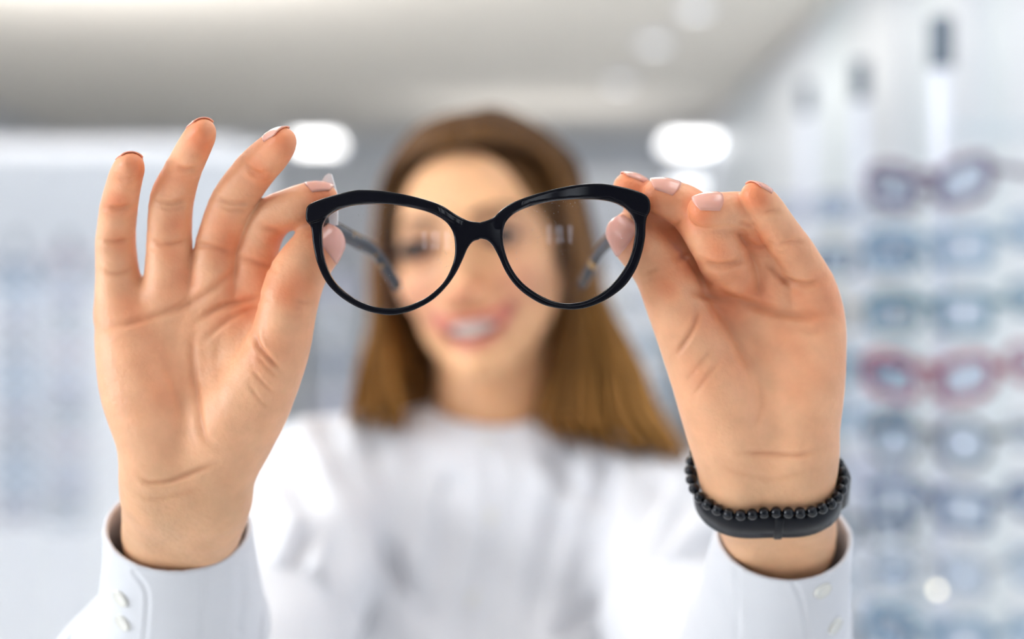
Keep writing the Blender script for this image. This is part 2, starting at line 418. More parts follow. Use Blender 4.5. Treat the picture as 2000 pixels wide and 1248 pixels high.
for k, (x, y, lab) in enumerate([(0.66, 6.6, 'round white ceiling spotlight, middle one of three in a row'), (0.585, 7.7, 'round white ceiling spotlight, farthest of three in a row'), (0.757, 5.86, 'round white ceiling spotlight, nearest of three at the top edge')]):
    r = empty('ceiling_spotlight', (x, y, CEIL)); tag(r, lab, 'spotlight', 'ceiling spotlights')
    MB().lathe([(0.075, 0.0), (0.075, -0.02), (0.05, -0.03)], (0, 0, 0), 24).build('housing', M['white_plastic'], r)
    area('spotlight_light', (x, y, CEIL-.04), (0, 0, 0), .08, .08, 6, (1.0, .96, .90))
    MB().lathe([(0.045, -0.028), (0.045, -0.034)], (0, 0, 0), 24).build('diffuser', M['glow_soft'], r)

#SECTION display
# ------------------------------------------------------------------ displayed spectacles
def superell(cx, cz, a, b, n=2.6, N=28, y=0.0):
    out = []
    for i in range(N):
        t = 2*PI*i/N; c, s = math.cos(t), math.sin(t)
        out.append((cx+a*math.copysign(abs(c)**(2/n), c), y, cz+b*math.copysign(abs(s)**(2/n), s)))
    return np.array(out)
def make_pair(m, style):
    """spectacles facing -y, bridge at the origin, temples open to +y"""
    root = empty('eyeglasses')
    a, b, n, rr = {'square': (0.025, 0.018, 4.0, 0.0034), 'round': (0.024, 0.022, 2.1, 0.0030), 'cat': (0.026, 0.019, 2.8, 0.0044)}[style]
    mb = MB()
    for s in (-1, 1):
        o = superell(s*(a+0.010), -0.006, a, b, n)
        if style == 'cat': o[:, 2] += 0.004*s*(o[:, 0]-s*0.035)/0.02
        mb.tube(o, rr, 8, flat=1.0, closed=True, up=(0, 1, 0))
        mb.bbox(*( (s*(2*a+0.007), s*(2*a+0.016)) if s > 0 else (s*(2*a+0.016), s*(2*a+0.007)) ), -0.002, 0.004, 0.0, 0.008, 0.001)
    mb.tube(catmull([(-0.011, 0, -0.002), (0, -0.002, 0.004), (0.011, 0, -0.002)], 4), rr*1.1, 8, up=(0, 1, 0))
    mb.build('front_frame', m, root)
    for s in (-1, 1):
        o = superell(s*(a+0.010), -0.006, a, b, n)
        if style == 'cat': o[:, 2] += 0.004*s*(o[:, 0]-s*0.035)/0.02
        v = [tuple(p+np.array((0, -0.0007, 0))) for p in o]+[tuple(p+np.array((0, 0.0007, 0))) for p in o]; N = len(o)
        f = [tuple(range(N)), tuple(range(2*N-1, N-1, -1))]+[(i, (i+1) % N, N+(i+1) % N, N+i) for i in range(N)]
        obj('lens', v, f, M['demo_lens'], root, False)
        x = s*(2*a+0.014)
        MB().tube(catmull([(x, 0.002, 0.004), (x, 0.05, 0.004), (x*0.98, 0.10, 0.003), (x*0.95, 0.128, -0.010), (x*0.93, 0.145, -0.028)], 4), [0.0035]*9+[0.003]*8, 8, flat=0.45).build('temple', m, root)
    return root
def copy_tree(o, parent=None):
    c = o.copy(); COL.objects.link(c)
    if parent is not None: c.parent = parent
    for ch in list(o.children): copy_tree(ch, c)
    return c
FR = {
 'navy blue': mat('navy_acetate', (0.02, 0.06, 0.16), 0.2), 'beige': mat('beige_acetate', (0.42, 0.36, 0.28), 0.3), 'teal': mat('teal_acetate', (0.02, 0.14, 0.20), 0.2),
 'wine red': mat('wine_acetate', (0.26, 0.02, 0.06), 0.2), 'dark purple': mat('purple_acetate', (0.09, 0.04, 0.10), 0.2),
 'charcoal': mat('charcoal_acetate', (0.04, 0.05, 0.06), 0.25), 'steel blue': mat('steelblue_acetate', (0.16, 0.28, 0.40), 0.25),
 'silver grey': mat('silver_metal_frame', (0.45, 0.48, 0.52), 0.25, 0.8), 'dusky pink': mat('pink_acetate', (0.42, 0.24, 0.27), 0.25),
 'lilac grey': mat('lilac_acetate', (0.34, 0.33, 0.45), 0.3), 'black': mat('black_frame', (0.01, 0.01, 0.013), 0.2)}
PROTO = {}
def pair(colour, style, loc, rz, label, group, sc=1.0):
    k = (colour, style)
    if k not in PROTO:
        r = make_pair(FR[colour], style); PROTO[k] = r
    else: r = copy_tree(PROTO[k])
    r.location = loc; r.rotation_euler = (0, 0, rz); r.scale = (sc, sc, sc)
    tag(r, label, 'eyeglasses', group)
    return r
ORD = ['topmost', 'second', 'third', 'fourth', 'fifth', 'sixth', 'seventh', 'eighth', 'ninth', 'tenth', 'eleventh', 'twelfth', 'thirteenth', 'fourteenth', 'fifteenth', 'sixteenth', 'seventeenth', 'eighteenth', 'nineteenth', 'twentieth']
def rod(x, y, ztop, zs, rz, label, peg=0.035, base=True):
    r = empty('display_rod', (x, y, 0), rz); tag(r, label, 'display rod', 'white display rods')
    MB().bbox(-.009, .009, -.006, .006, 0.02, ztop, .002).build('pole', M['white_plastic'], r, False)
    MB().lathe([(0.045, 0.0), (0.045, 0.014), (0.02, 0.02)], (0, 0, 0), 20).build('base', M['alu'], r)
    MB().bbox(-.011, .011, -.010, .010, ztop, ztop+0.055, .003).build('top_clip', M['dark_plastic'], r, False)
    for z in zs:
        MB().lathe([(0.0035, 0.0), (0.0035, -peg), (0.005, -peg-.002), (0.005, -peg-.005)], (0, 0, z), 8, 'y').build('peg', M['alu'], r)
    return r
def rod_with_pairs(x, y, ztop, z0, n, dz, rz, cols, where, rlabel, group, scl=1.0, xo=0.0):
    zs = [z0-i*dz for i in range(n)]
    rod(x, y, ztop, [z-0.006 for z in zs], rz, rlabel)
    for i, z in enumerate(zs):
        c, st = cols[i % len(cols)]
        off = Vector((xo, -0.030, 0)); off.rotate(Euler((0, 0, rz)))
        o = pair(c, st, (x+off.x, y+off.y, z), rz+RNG.uniform(-.07, .07), '%s %s eyeglasses, %s down on %s' % (c, {'cat': 'cat-eye', 'square': 'square', 'round': 'round'}[st], ORD[i], where), group, scl)

#SECTION spectacles
# ------------------------------------------------------------------ the held spectacles
GD = 0.580
GO = P(936, 440, GD)
L_OUT = [(140,350),(165,305),(260,265),(400,225),(520,200),(600,198),(740,208),(900,235),(1050,272),(1180,318),(1270,375),(1340,415),(1400,438),(1470,446)]
L_OUT2 = [(1466,577),(1420,592),(1380,640),(1340,730),(1290,830),(1220,930),(1120,1030),(1000,1100),(880,1140),(780,1152),(660,1135),(540,1095),(420,1025),(330,945),(270,860),(220,740),(190,600),(181,510),(168,465),(140,425)]
R_OUT = [(190,435),(250,408),(300,360),(380,305),(500,255),(650,210),(800,175),(950,153),(1080,150),(1200,168),(1320,195),(1410,232),(1445,280),(1448,350),(1425,400),(1415,460),(1410,560),(1385,680),(1340,800),(1270,910),(1180,990),(1080,1050),(960,1095),(850,1110),(740,1100),(620,1070),(500,1000),(410,920),(340,820),(290,710),(240,620),(200,584)]
L_IN = [(260,500),(275,435),(312,388),(380,345),(480,315),(600,303),(760,305),(900,322),(1050,358),(1150,400),(1220,450),(1265,520),(1281,600),(1280,700),(1255,790),(1210,880),(1150,950),(1060,1020),(940,1075),(840,1098),(740,1098),(640,1080),(520,1030),(420,960),(340,870),(290,760),(265,640)]
R_IN = [(330,480),(360,420),(420,370),(520,325),(640,295),(780,275),(950,265),(1080,270),(1190,295),(1270,345),(1320,410),(1335,480),(1330,560),(1305,680),(1255,790),(1180,890),(1080,980),(960,1040),(850,1062),(740,1055),(620,1010),(510,940),(430,860),(370,760),(335,660),(320,570)]
def cv(pts, ox, oy, k=3.9): return [(ox+x/k, oy+y/k) for x, y in pts]
def tolocal(pts): return [((x-1000)/F*GD-GO[0], CAMZ-(y-624)/F*GD-GO[2]) for x, y in pts]
outer_px = cv(L_OUT, 560, 320)+[(937.5, 434.6), (943, 433)]+cv(R_OUT, 900, 320)+[(944, 467.2), (936.5, 466.3)]+cv(L_OUT2, 560, 320)
OUTER = catmull(tolocal(outer_px), 4, True); LIN = catmull(tolocal(cv(L_IN, 560, 320)), 5, True); RIN = catmull(tolocal(cv(R_IN, 900, 320)), 5, True)
BROW = tolocal([(590,437),(602,436.5),(624,430),(640,419),(660,405),(720,397),(800,402),(850,414),(885,436),(905,446),(975,446),(995,420),(1035,400),(1080,392),(1140,386),(1190,386),(1215,396),(1235,412),(1262,421),(1280,423)])
bx = np.array([q[0] for q in BROW]); bz = np.array([q[1] for q in BROW])
def signed2(x, z, poly):
    c = np.vstack([poly, poly[:1]]); d = polydist(x, z, c); return np.where(inpoly(x, z, poly), -d, d)
H2 = 0.00035
gx = np.arange(-0.076, 0.074, H2); gz = np.arange(-0.042, 0.022, H2)
GX, GZ = np.meshgrid(gx, gz, indexing='ij')
D2 = np.maximum(np.maximum(signed2(GX.ravel(), GZ.ravel(), OUTER), -signed2(GX.ravel(), GZ.ravel(), LIN)), -signed2(GX.ravel(), GZ.ravel(), RIN)).reshape(GX.shape)
def bil(G, x, z):
    u = np.clip((x-gx[0])/H2, 0, len(gx)-1.001); v = np.clip((z-gz[0])/H2, 0, len(gz)-1.001)
    i = u.astype(int); j = v.astype(int); fu = u-i; fv = v-j
    return (G[i, j]*(1-fu)+G[i+1, j]*fu)*(1-fv)+(G[i, j+1]*(1-fu)+G[i+1, j+1]*fu)*fv
def wrap(x): return 0.0045*(x/0.07)**2
def f_frame(p):
    x, y, z = p[:, 0], p[:, 1], p[:, 2]
    d = bil(D2, x, z)
    up = sm(z-np.interp(x, bx, bz), -0.0003, 0.0006)*sm(np.abs(x), 0.006, 0.018)
    yy = y-wrap(x)
    front = -0.0018-0.0011*up; back = 0.0034
    cy = (front+back)/2; hy = (back-front)/2
    r = 0.0010
    qx = d+r; qy = np.abs(yy-cy)-hy+r
    # slightly domed front away from edges
    e = np.hypot(np.maximum(qx, 0), np.maximum(qy, 0))+np.minimum(np.maximum(qx, qy), 0)-r
    return e
def make_hero():
    root = empty('eyeglasses', tuple(GO))
    tag(root, 'black cat-eye eyeglasses held up in both hands in front of the face', 'eyeglasses')
    v, f = sdf_mesh(f_frame, (-0.0755, -0.0045, -0.041), (0.0735, 0.0125, 0.020), 0.0004)
    obj('front_frame', v, f, M['acetate'], root)
    for poly in (LIN, RIN):
        c = poly.mean(0); q = c+(poly-c)*1.022; N = len(q)
        rings = [1.0, 0.93, 0.8, 0.6, 0.4, 0.2, 0.05]; vs = []; fs = []
        def dome(x, z): return 0.0040*(1-((x-c[0])/0.034)**2-((z-c[1])/0.034)**2)
        for side in (0, 1):
            for k, s in enumerate(rings):
                pt = c+(q-c)*s
                for x, z in pt: vs.append((x, wrap(x)+0.0012-dome(x, z)*0.9+(0.0017 if side else 0.0), z))
        R = len(rings)
        for side in (0, 1):
            o = side*R*N
            for k in range(R-1):
                for i in range(N):
                    j = (i+1) % N; fc = (o+k*N+i, o+k*N+j, o+(k+1)*N+j, o+(k+1)*N+i); fs.append(fc if side else fc[::-1])
            fc = tuple(o+(R-1)*N+i for i in range(N)); fs.append(fc if side else fc[::-1])
        for i in range(N):
            j = (i+1) % N; fs.append((i, j, R*N+j, R*N+i))
        obj('lens', vs, fs, M['lens'], root)
    T = [[P(613,421,.5885), P(616,423,.594), P(655,448,.622), P(695,470,.655), P(728,488,.680), P(752,520,.700), P(775,556,.722)],
         [P(1254,409,.5885), P(1250,412,.594), P(1222,437,.622), P(1195,463,.655), P(1174,487,.680), P(1157,517,.700), P(1138,552,.722)]]
    for k, t in enumerate(T):
        path = catmull(np.array(t)-GO, 6)
        n = len(path); hr = np.interp(np.arange(n)/(n-1), [0, .15, .5, .75, 1], [.0036, .0040, .0038, .0034, .0036])
        tm = MB().tube(path, hr, 12, flat=0.7, up=(0, 0, 1)).build('temple', M['tortoise'], root)
        tm['label'] = 'tortoise temple arm'
        s = -1 if k == 0 else 1
        q = path[0]
        MB().bbox(q[0]-0.0022, q[0]+0.0022, q[1]-0.0015, q[1]+0.005, q[2]-0.0022, q[2]+0.0022, .0006).build('hinge', M['steel'], root, False)
    # white paper tag on the temple, standing up behind the index fingertip
    a = P(628, 338, .604)-GO; b = P(660, 440, .606)-GO
    yb = a[1]; x0, x1, z1, z0 = a[0], b[0], a[2], b[2]
    prof = [(x0, z0), (x0, z1-.0035), (x0+.0015, z1-.0010), (x0+.0030, z1), (x0+.0042, z1-.0006), (x1-.0010, z1-.0060), (x1, z1-.0095), (x1, z0)]
    N = len(prof); vs = [(x, yb, z) for x, z in prof]+[(x+.0002, yb+.0008, z) for x, z in prof]
    obj('price_tag', vs, [tuple(range(N))[::-1], tuple(range(N, 2*N))]+[(i, (i+1) % N, N+(i+1) % N, N+i) for i in range(N)], mat('tag_paper', (.92, .92, .92), .5), root, False)['label'] = 'white paper price tag'
    return root
HERO = make_hero()

#SECTION hands
# ------------------------------------------------------------------ hands (joints: pixel x, y, distance, radius in pixels)
def J(px, py, d, r): return np.append(P(px, py, d), r/F*d)
def chain(*js): return [J(*j) for j in js]
def f_chain(p, ch, k):
    d = None
    for a, b in zip(ch[:-1], ch[1:]):
        e = cap(p, a[:3], b[:3], a[3], b[3]); d = e if d is None else smin(d, e, k)
    return d
HANDS = {
 'right': dict(   # the person's right hand, image left
  fingers=[
   chain((236,600,.614,46),(229,525,.612,35),(226,469,.610,32),(233,402,.602,30.5),(246,345,.590,26.5),(256,321,.582,21)),
   chain((335,565,.612,48),(331,500,.610,40),(334,400,.603,37),(350,350,.596,31.5),(378,290,.582,27.5),(397,255,.573,22)),
   chain((420,565,.612,48),(425,485,.610,39),(453,398,.602,38),(497,334,.595,34.5),(530,300,.585,31),(553,274,.577,23)),
   chain((497,570,.614,44),(502,485,.612,37),(528,428,.606,35),(575,403,.602,31),(610,392,.6025,29),(632,387,.603,24))],
  thumb=chain((420,890,.612,74),(478,800,.604,74),(541,690,.598,52),(562,600,.596,45),(577,545,.598,42),(606,500,.602,37),(634,474,.607,30)),
  palm=[chain((250,625,.614,58),(275,740,.610,72),(302,815,.609,74),(326,885,.611,74),(338,960,.618,78)),
        chain((330,600,.618,66),(345,750,.620,72),(360,900,.618,70)),
        chain((415,600,.618,66),(410,760,.620,72),(400,900,.618,74)),
        chain((490,600,.618,58),(470,720,.616,72),(440,860,.614,76)),
        chain((318,905,.612,64),(318,975,.622,70),(322,1060,.650,76)), chain((400,920,.614,78),(405,975,.622,78),(378,1060,.650,76))],
  wrist=(J(362,968,.624,70), J(350,1065,.655,76))),
 'left': dict(    # the person's left hand, image right
  fingers=[
   chain((1372,570,.616,46),(1330,478,.612,37),(1283,415,.608,32),(1245,378,.605,27),(1224,365,.604,23)),
   chain((1440,555,.610,46),(1396,476,.592,43),(1350,412,.596,37),(1308,390,.596,31),(1284,380,.595,26.5)),
   chain((1520,555,.610,48),(1490,475,.603,37),(1460,418,.592,34),(1405,412,.584,30),(1371,411,.582,26.5)),
   chain((1590,575,.608,46),(1555,500,.599,36),(1513,438,.588,32),(1489,400,.584,27),(1471,380,.580,21))],
  thumb=chain((1440,860,.614,74),(1415,800,.610,74),(1368,700,.606,60),(1322,600,.602,48),(1292,530,.602,41),(1252,480,.604,37),(1224,452,.607,30)),
  palm=[chain((1380,600,.618,56),(1400,720,.620,72),(1440,860,.618,72)),
        chain((1450,590,.620,66),(1460,740,.621,72),(1480,870,.618,74)),
        chain((1530,600,.618,66),(1530,740,.618,72),(1530,870,.618,72)),
        chain((1592,610,.614,52),(1580,720,.612,62),(1558,820,.612,72),(1546,900,.616,70)),
        chain((1450,880,.617,78),(1450,945,.624,72),(1493,1060,.658,66)), chain((1545,890,.616,74),(1548,945,.624,72),(1560,1060,.658,68))],
  wrist=(J(1500,930,.626,70), J(1528,1060,.660,70))),
}
ELB = {'right': np.array([-0.178, .80, 1.222]), 'left': np.array([0.128, .80, 1.238])}
def resample(ch):
    a = np.array(ch); return list(catmull(a, 3))
TIPS = {s: {'fingers': [c for c in h['fingers']], 'thumb': h['thumb']} for s, h in HANDS.items()}
for h in HANDS.values():
    h['fingers_s'] = [resample(c) for c in h['fingers']]; h['thumb_s'] = resample(h['thumb']); h['palm_s'] = [resample(c) for c in h['palm']]
def make_f_hand(h, side):
    far = np.append(ELB[side], 0.034)
    wr = h['wrist']
    def f(p):
        fg = None
        for ch in h['fingers_s']:
            e = f_chain(p, ch, 0.0035); fg = e if fg is None else smin(fg, e, 0.0012)
        th = f_chain(p, h['thumb_s'], 0.006)
        pl = None
        for ch in h['palm_s']:
            e = f_chain(p, ch, 0.006); pl = e if pl is None else smin(pl, e, 0.008)
        pl = smin(pl, cap(p, wr[1][:3], far[:3], wr[1][3]*0.98, 0.036), 0.012)
        d = smin(smin(pl, th, 0.007), fg, 0.006)
        return smin(d, smin(fg, th+0.0, 0.0008), 0.0005)
    return f
# creases: (polyline in pixels, width px, depth mm)
CREASE = {
 'right': [([(189,642),(250,632),(320,612),(385,585),(440,545),(478,508)], 7, 1.0), ([(380,632),(430,600),(480,588),(520,580)], 6, 1.3), ([(395,668),(450,622),(510,598)], 5, .9),
  ([(380,640),(375,700),(385,780),(398,850),(430,880)], 7, 1.1), ([(497,645),(503,672),(525,700),(548,725)], 5, 1.6), ([(500,690),(525,722),(545,742)], 4, .8), ([(492,720),(515,750),(540,772)], 3.5, .6), ([(485,750),(510,785),(528,800)], 3.5, .5),
  ([(270,925),(290,942),(330,940),(380,922),(425,905)], 5, 1.3), ([(262,960),(300,975),(350,965),(400,950)], 5, .5), ([(320,700),(345,770),(365,840)], 8, .4), ([(430,640),(425,720),(430,800)], 8, .4),
  ([(198,468),(225,472),(256,466)], 4.5, 1.0), ([(206,405),(235,407),(262,398)], 4.5, 1.1), ([(195,528),(230,535),(262,522)], 5, .9), ([(222,345),(245,352),(270,345)], 4, .5),
  ([(298,392),(335,398),(370,388)], 5, 1.1), ([(303,402),(335,409),(367,400)], 3.5, .6), ([(292,470),(330,478),(372,468)], 5, 1.0), ([(336,322),(362,333),(392,326)], 5, 1.1),
  ([(418,385),(450,396),(490,396)], 5, 1.0), ([(424,400),(452,410),(486,410)], 3.5, .6), ([(380,478),(415,482),(455,492)], 5, 1.1), ([(474,318),(500,338),(522,344)], 5, 1.1), ([(482,332),(505,348)], 3.5, .6),
  ([(508,440),(530,448),(555,452)], 5, .8), ([(470,505),(505,512),(535,525)], 5, 1.0), ([(575,585),(595,592),(612,590)], 4, .7), ([(572,600),(594,604)], 3.5, .5)],
 'left': [([(1385,545),(1415,575),(1460,592),(1520,610),(1570,617),(1620,612)], 8, 1.9), ([(1345,566),(1390,580),(1430,592),(1450,600)], 7, 1.3), ([(1380,585),(1420,630),(1450,690),(1478,735)], 8, 1.1),
  ([(1366,600),(1355,640),(1330,680),(1318,695)], 5, 1.2), ([(1395,680),(1360,720),(1340,745)], 4, .5), ([(1410,700),(1375,745),(1352,775)], 4, .5), ([(1478,735),(1490,790),(1470,840)], 6, .5),
  ([(1440,885),(1500,886),(1560,890),(1600,880)], 5, 1.0), ([(1400,905),(1450,925),(1520,935),(1590,915)], 5, .4), ([(1520,540),(1540,550),(1580,556),(1605,545)], 6, 1.5), ([(1500,515),(1525,540),(1545,556)], 5, 1.2),
  ([(1372,510),(1400,520),(1440,512),(1455,500)], 6, 1.5), ([(1318,505),(1340,498),(1352,488)], 5, 1.0), ([(1300,450),(1320,440),(1335,425)], 4, .6), ([(1440,430),(1462,440),(1480,436)], 4, .7), ([(1452,470),(1480,482),(1505,478)], 4, .8),
  ([(1485,418),(1508,412),(1530,418)], 4, .7), ([(1520,480),(1545,472),(1575,476)], 4, .7), ([(1258,535),(1275,530),(1290,520)], 4, .7), ([(1262,548),(1280,540)], 3.5, .5), ([(1540,640),(1580,650),(1620,645)], 7, .4)],
}
RED = {   # ruddy zones (px, py, radius px, strength)
 'right': [(256,325,42,1),(393,262,48,1),(550,280,52,1),(500,338,40,.7),(628,390,45,1),(345,350,35,.6),(338,440,32,.45),(228,400,30,.8),(434,470,45,.7),(500,540,55,.7),(250,620,60,.45),(350,560,60,.35),(470,600,60,.7),(570,570,45,.75),(630,470,40,.8),(445,440,30,.5),(520,680,60,.35),(300,740,90,.25),(330,495,35,.45),(225,470,28,.4),(540,460,40,.5)],
 'left': [(1215,360,45,1),(1285,385,50,1),(1370,405,50,.9),(1475,385,40,1),(1330,440,50,.8),(1400,485,50,.6),(1225,450,45,.8),(1480,470,45,.6),(1450,570,80,.75),(1590,590,60,.7),(1330,520,50,.7),(1300,560,45,.55),(1540,500,50,.5),(1400,600,70,.6),(1580,700,90,.3),(1500,640,90,.3),(1390,720,70,.3)],
}
def skin_hand(side):
    h = HANDS[side]; f = make_f_hand(h, side)
    allj = np.array([j for c in h['fingers']+[h['thumb']]+h['palm'] for j in c])
    lo = allj[:, :3].min(0)-0.022; hi = allj[:, :3].max(0)+0.022
    hi[1] += 0.03; lo[2] -= 0.012
    # clip the forearm by a plane just inside the sleeve, closed where the arm continues
    w1 = h['wrist'][1][:3]; ax = ELB[side]-h['wrist'][0][:3]; ax /= np.linalg.norm(ax); c0 = w1+ax*0.012
    def fc(p): return np.maximum(f(p), (p-c0.astype(np.float32))@ax.astype(np.float32))
    v, fa = sdf_mesh(fc, lo, hi, 0.00085)
    n, _ = grad(f, v, 0.0006)
    px, py = proj(v)
    front = sm(-n[:, 1], -0.15, 0.25)
    dis = np.zeros(len(v)); red = np.zeros(len(v)); crs = np.zeros(len(v))
    for poly, wd, dp in CREASE[side]:
        wd *= 1.1; dp *= 0.85
        sel = (px > min(q[0] for q in poly)-40) & (px < max(q[0] for q in poly)+40) & (py > min(q[1] for q in poly)-40) & (py < max(q[1] for q in poly)+40)
        pl = [tuple(q) for q in catmull(poly, 4)]
        dd = polydist(px[sel], py[sel], pl); e0, e1 = np.array(pl[0]), np.array(pl[-1])
        en = np.minimum(np.hypot(px[sel]-e0[0], py[sel]-e0[1]), np.hypot(px[sel]-e1[0], py[sel]-e1[1]))
        fade = 0.15+0.85*sm(en, 0, max(wd*3.5, 0.25*np.hypot(*(e1-e0))))
        g = fade*np.exp(-(dd/wd)**2); g2 = fade*np.exp(-((dd-wd*1.9)/(wd*1.1))**2)
        dis[sel] += -dp*0.001*g+dp*0.00022*g2; crs[sel] = np.maximum(crs[sel], g*min(1, dp))
    v = v+n*(dis*front)[:, None]
    for x, y, r, s in RED[side]:
        red = np.maximum(red, s*np.exp(-((px-x)**2+(py-y)**2)/(r*r)))
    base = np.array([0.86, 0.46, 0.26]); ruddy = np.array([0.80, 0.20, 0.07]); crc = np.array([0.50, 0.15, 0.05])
    mot = (np.sin(px*.043+py*.021)*np.sin(py*.037-px*.017)+np.sin(px*.081-py*.063)*.5)*.5+.5
    red = np.clip(red*(0.75+0.45*mot)+0.10*mot, 0, 1)
    low = sm(py, 840, 1000)[:, None]
    c = base*(1-low)+np.array([0.76, 0.43, 0.24])*low
    c = c*(1-0.75*red[:, None])+ruddy*0.75*red[:, None]
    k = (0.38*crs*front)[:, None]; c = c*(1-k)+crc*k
    return v, fa, c, f
def ortho(t, g):
    t = t/np.linalg.norm(t); g = g-t*(g@t); g /= np.linalg.norm(g); return t, g, np.cross(t, g)
def nail(side, ch, g, parent, fr=1.0, shift=0.0, half=58):
    a, b = ch[-2][:3], ch[-1][:3]; r = ch[-1][3]
    t, g, s = ortho(b-a, np.array(g, float)); R = r*0.97*fr
    v = []; fa = []; NU, NV = 13, 11
    for layer in (0, 1):
        for i in range(NU):
            u = i/(NU-1)
            for j in range(NV):
                ph = math.radians(half)*(2*j/(NV-1)-1); q = ph/math.radians(half)
                L = r*(-1.25+2.3*u)+shift
                if u > .5: L -= r*0.55*(q*q)*(u-.5)*2
                else: L += r*0.45*q*q*(0.5-u)*2
                rr = R*(1.035+(0.05 if layer == 0 else 0.0))
                rr *= 1-0.17*max(0, L/r)**2
                v.append(b+t*L+(g*math.cos(ph)+s*math.sin(ph))*rr)
    v = np.array(v); f = HANDF[side]
    for it in range(3):
        n_, d_ = grad(f, v, 0.0004)
        uu = np.tile(np.repeat(np.arange(NU)/(NU-1), NV), 2); lay = np.repeat([0, 1], NU*NV)
        off = np.where(lay == 0, 0.00032+0.0006*np.clip((uu-.72)/.28, 0, 1), -0.0003+0.0007*np.clip((uu-.72)/.28, 0, 1))
        v = v-n_*(d_-off)[:, None]
    for layer in (0, 1):
        o = layer*NU*NV
        for i in range(NU-1):
            for j in range(NV-1):
                q = (o+i*NV+j, o+i*NV+j+1, o+(i+1)*NV+j+1, o+(i+1)*NV+j); fa.append(q if layer == 0 else q[::-1])
    K = NU*NV
    edge = [i*NV for i in range(NU)]+[(NU-1)*NV+j for j in range(1, NV)]+[i*NV+NV-1 for i in range(NU-2, -1, -1)]+[j for j in range(NV-2, 0, -1)]
    for i in range(len(edge)):
        a_, b_ = edge[i], edge[(i+1) % len(edge)]; fa.append((a_, b_, K+b_, K+a_))
    return obj('fingernail', v, fa, M['nail'], parent)
NAILS = {'right': [(-.2,.5,.8), (-.25,.25,.95), (-.55,.0,.8), (-.25,-.25,1), (.45,-.85,-.1)],
         'left': [(.1,.0,1), (.1,-.45,.9), (.0,-.62,.8), (.55,.25,.7), (-.65,-.7,-.1)]}
HAND_GEO = {s: skin_hand(s) for s in ('right', 'left')}
HANDF = {s: HAND_GEO[s][3] for s in HAND_GEO}

#SECTION person
# ------------------------------------------------------------------ the person
MM = 0.001
HO = P(941, 480, 1.165)
HR = Matrix.Rotation(math.radians(-8.5), 3, 'Y') @ Matrix.Rotation(math.radians(-12), 3, 'Z')
HRn = np.array(HR)
def H(q): return HRn@(np.array(q, float)*MM)+HO
def Hl(p): return ((p-HO.astype(np.float32))@HRn.astype(np.float32))/np.float32(MM)     # world -> head-local mm
def f_head0(q):
    d = ell(q, (0, 14, 24), (70, 88, 76))
    d = smin(d, ell(q, (0, -28, -24), (58, 54, 68)), 20)
    d = smin(d, ell(q, (0, -38, -60), (44, 41, 38)), 16)
    d = smin(d, ell(q, (0, -68, -94), (15, 15, 14)), 16)
    for s in (-1, 1):
        d = smin(d, ell(q, (s*38, -50, -27), (22, 23, 17)), 14)
        d = smin(d, cap(q, (s*50, -2, -40), (s*14, -60, -94), 13, 9), 18)
    d = smin(d, cap(q, (-30, -66, 20), (30, -66, 20), 13, 13), 14)
    # eye sockets
    for s in (-1, 1): d = smax(d, -ell(q, (s*33.5, -92, 1), (18, 15, 12)), 12)
    # nose
    d = smin(d, cap(q, (0, -76, 10), (0, -93, -32), 6.5, 8.0), 9)
    d = smin(d, ell(q, (0, -97, -38), (9.5, 10, 8.5)), 6)
    for s in (-1, 1): d = smin(d, ell(q, (s*11, -87, -42), (7.5, 9, 7)), 5)
    # ears
    for s in (-1, 1): d = smin(d, ell(q, (s*72, 8, -14), (7, 15, 27)), 6)
    return d
def march(f, x, z, y0=-140.0, y1=0.0, pre=None):
    ys = np.arange(y0, y1, 0.5); q = np.stack([np.full(len(ys), x), ys, np.full(len(ys), z)], 1).astype(np.float32)
    d = f(q); i = np.argmax(d < 0); return ys[i]
UP = [(x, -59.5+0.0075*x*x) for x in (-31, -22, -11, 0, 11, 22, 31)]
LO = [(x, -79+0.0245*x*x) for x in (-31, -22, -11, 0, 11, 22, 31)]
UPs = [(x, march(f_head0, x, z), z) for x, z in UP]; LOs = [(x, march(f_head0, x, z), z) for x, z in LO]
MC = march(f_head0, 0, -68)
def f_head(q):
    d = f_head0(q)
    for s in (-1, 1):            # eyelids around the eyeball, with the opening cut
        d = smin(d, ell(q, (s*33.5, -70, 0), (15.5, 14.0, 13.0)), 3)
        d = smax(d, -ell(q, (s*33.5, -86, -0.5), (13.5, 9.0, 5.0)), 1.5)
    for a, b in zip(UPs[:-1], UPs[1:]): 
        d = smin(d, cap(q, (a[0], a[1]+.5, a[2]), (b[0], b[1]+.5, b[2]), 3.3-abs(a[0])*.05, 3.3-abs(b[0])*.05), 3)
    for a, b in zip(LOs[:-1], LOs[1:]):
        d = smin(d, cap(q, (a[0], a[1]+.5, a[2]), (b[0], b[1]+.5, b[2]), 5.2-abs(a[0])*.11, 5.2-abs(b[0])*.11), 3)
    d = smax(d, -ell(q, (0, MC-1, -67), (27, 12, 6.6)), 1.5)
    for s in (-1, 1): d = smax(d, -(np.sqrt(((q-np.array((s*33, UPs[0][1]-1, -53.5), np.float32))**2).sum(1))-3.6), 3)
    for s in (-1, 1): d = smax(d, -ell(q, (s*6.5, -94, -47.5), (3.5, 4, 3)), 2)
    return d
NK0 = np.array([-.012, 1.185, 1.475]); NK1 = np.array([-.017, 1.20, 1.385])
SHL = np.array([-.155, 1.175, 1.352]); SHR = np.array([.120, 1.165, 1.333])
def f_neck(p): return cap(p, H((0, 22, -50)), NK1-np.array([0, 0, .05]), .047, .052)
def f_headneck(p):
    d = f_head(Hl(p))*np.float32(MM)
    d = smin(d, f_neck(p), 0.012)
    d = smin(d, ell(p, (-.017, 1.20, 1.32), (.14, .075, .07)), 0.03)
    return d
EL = ELB
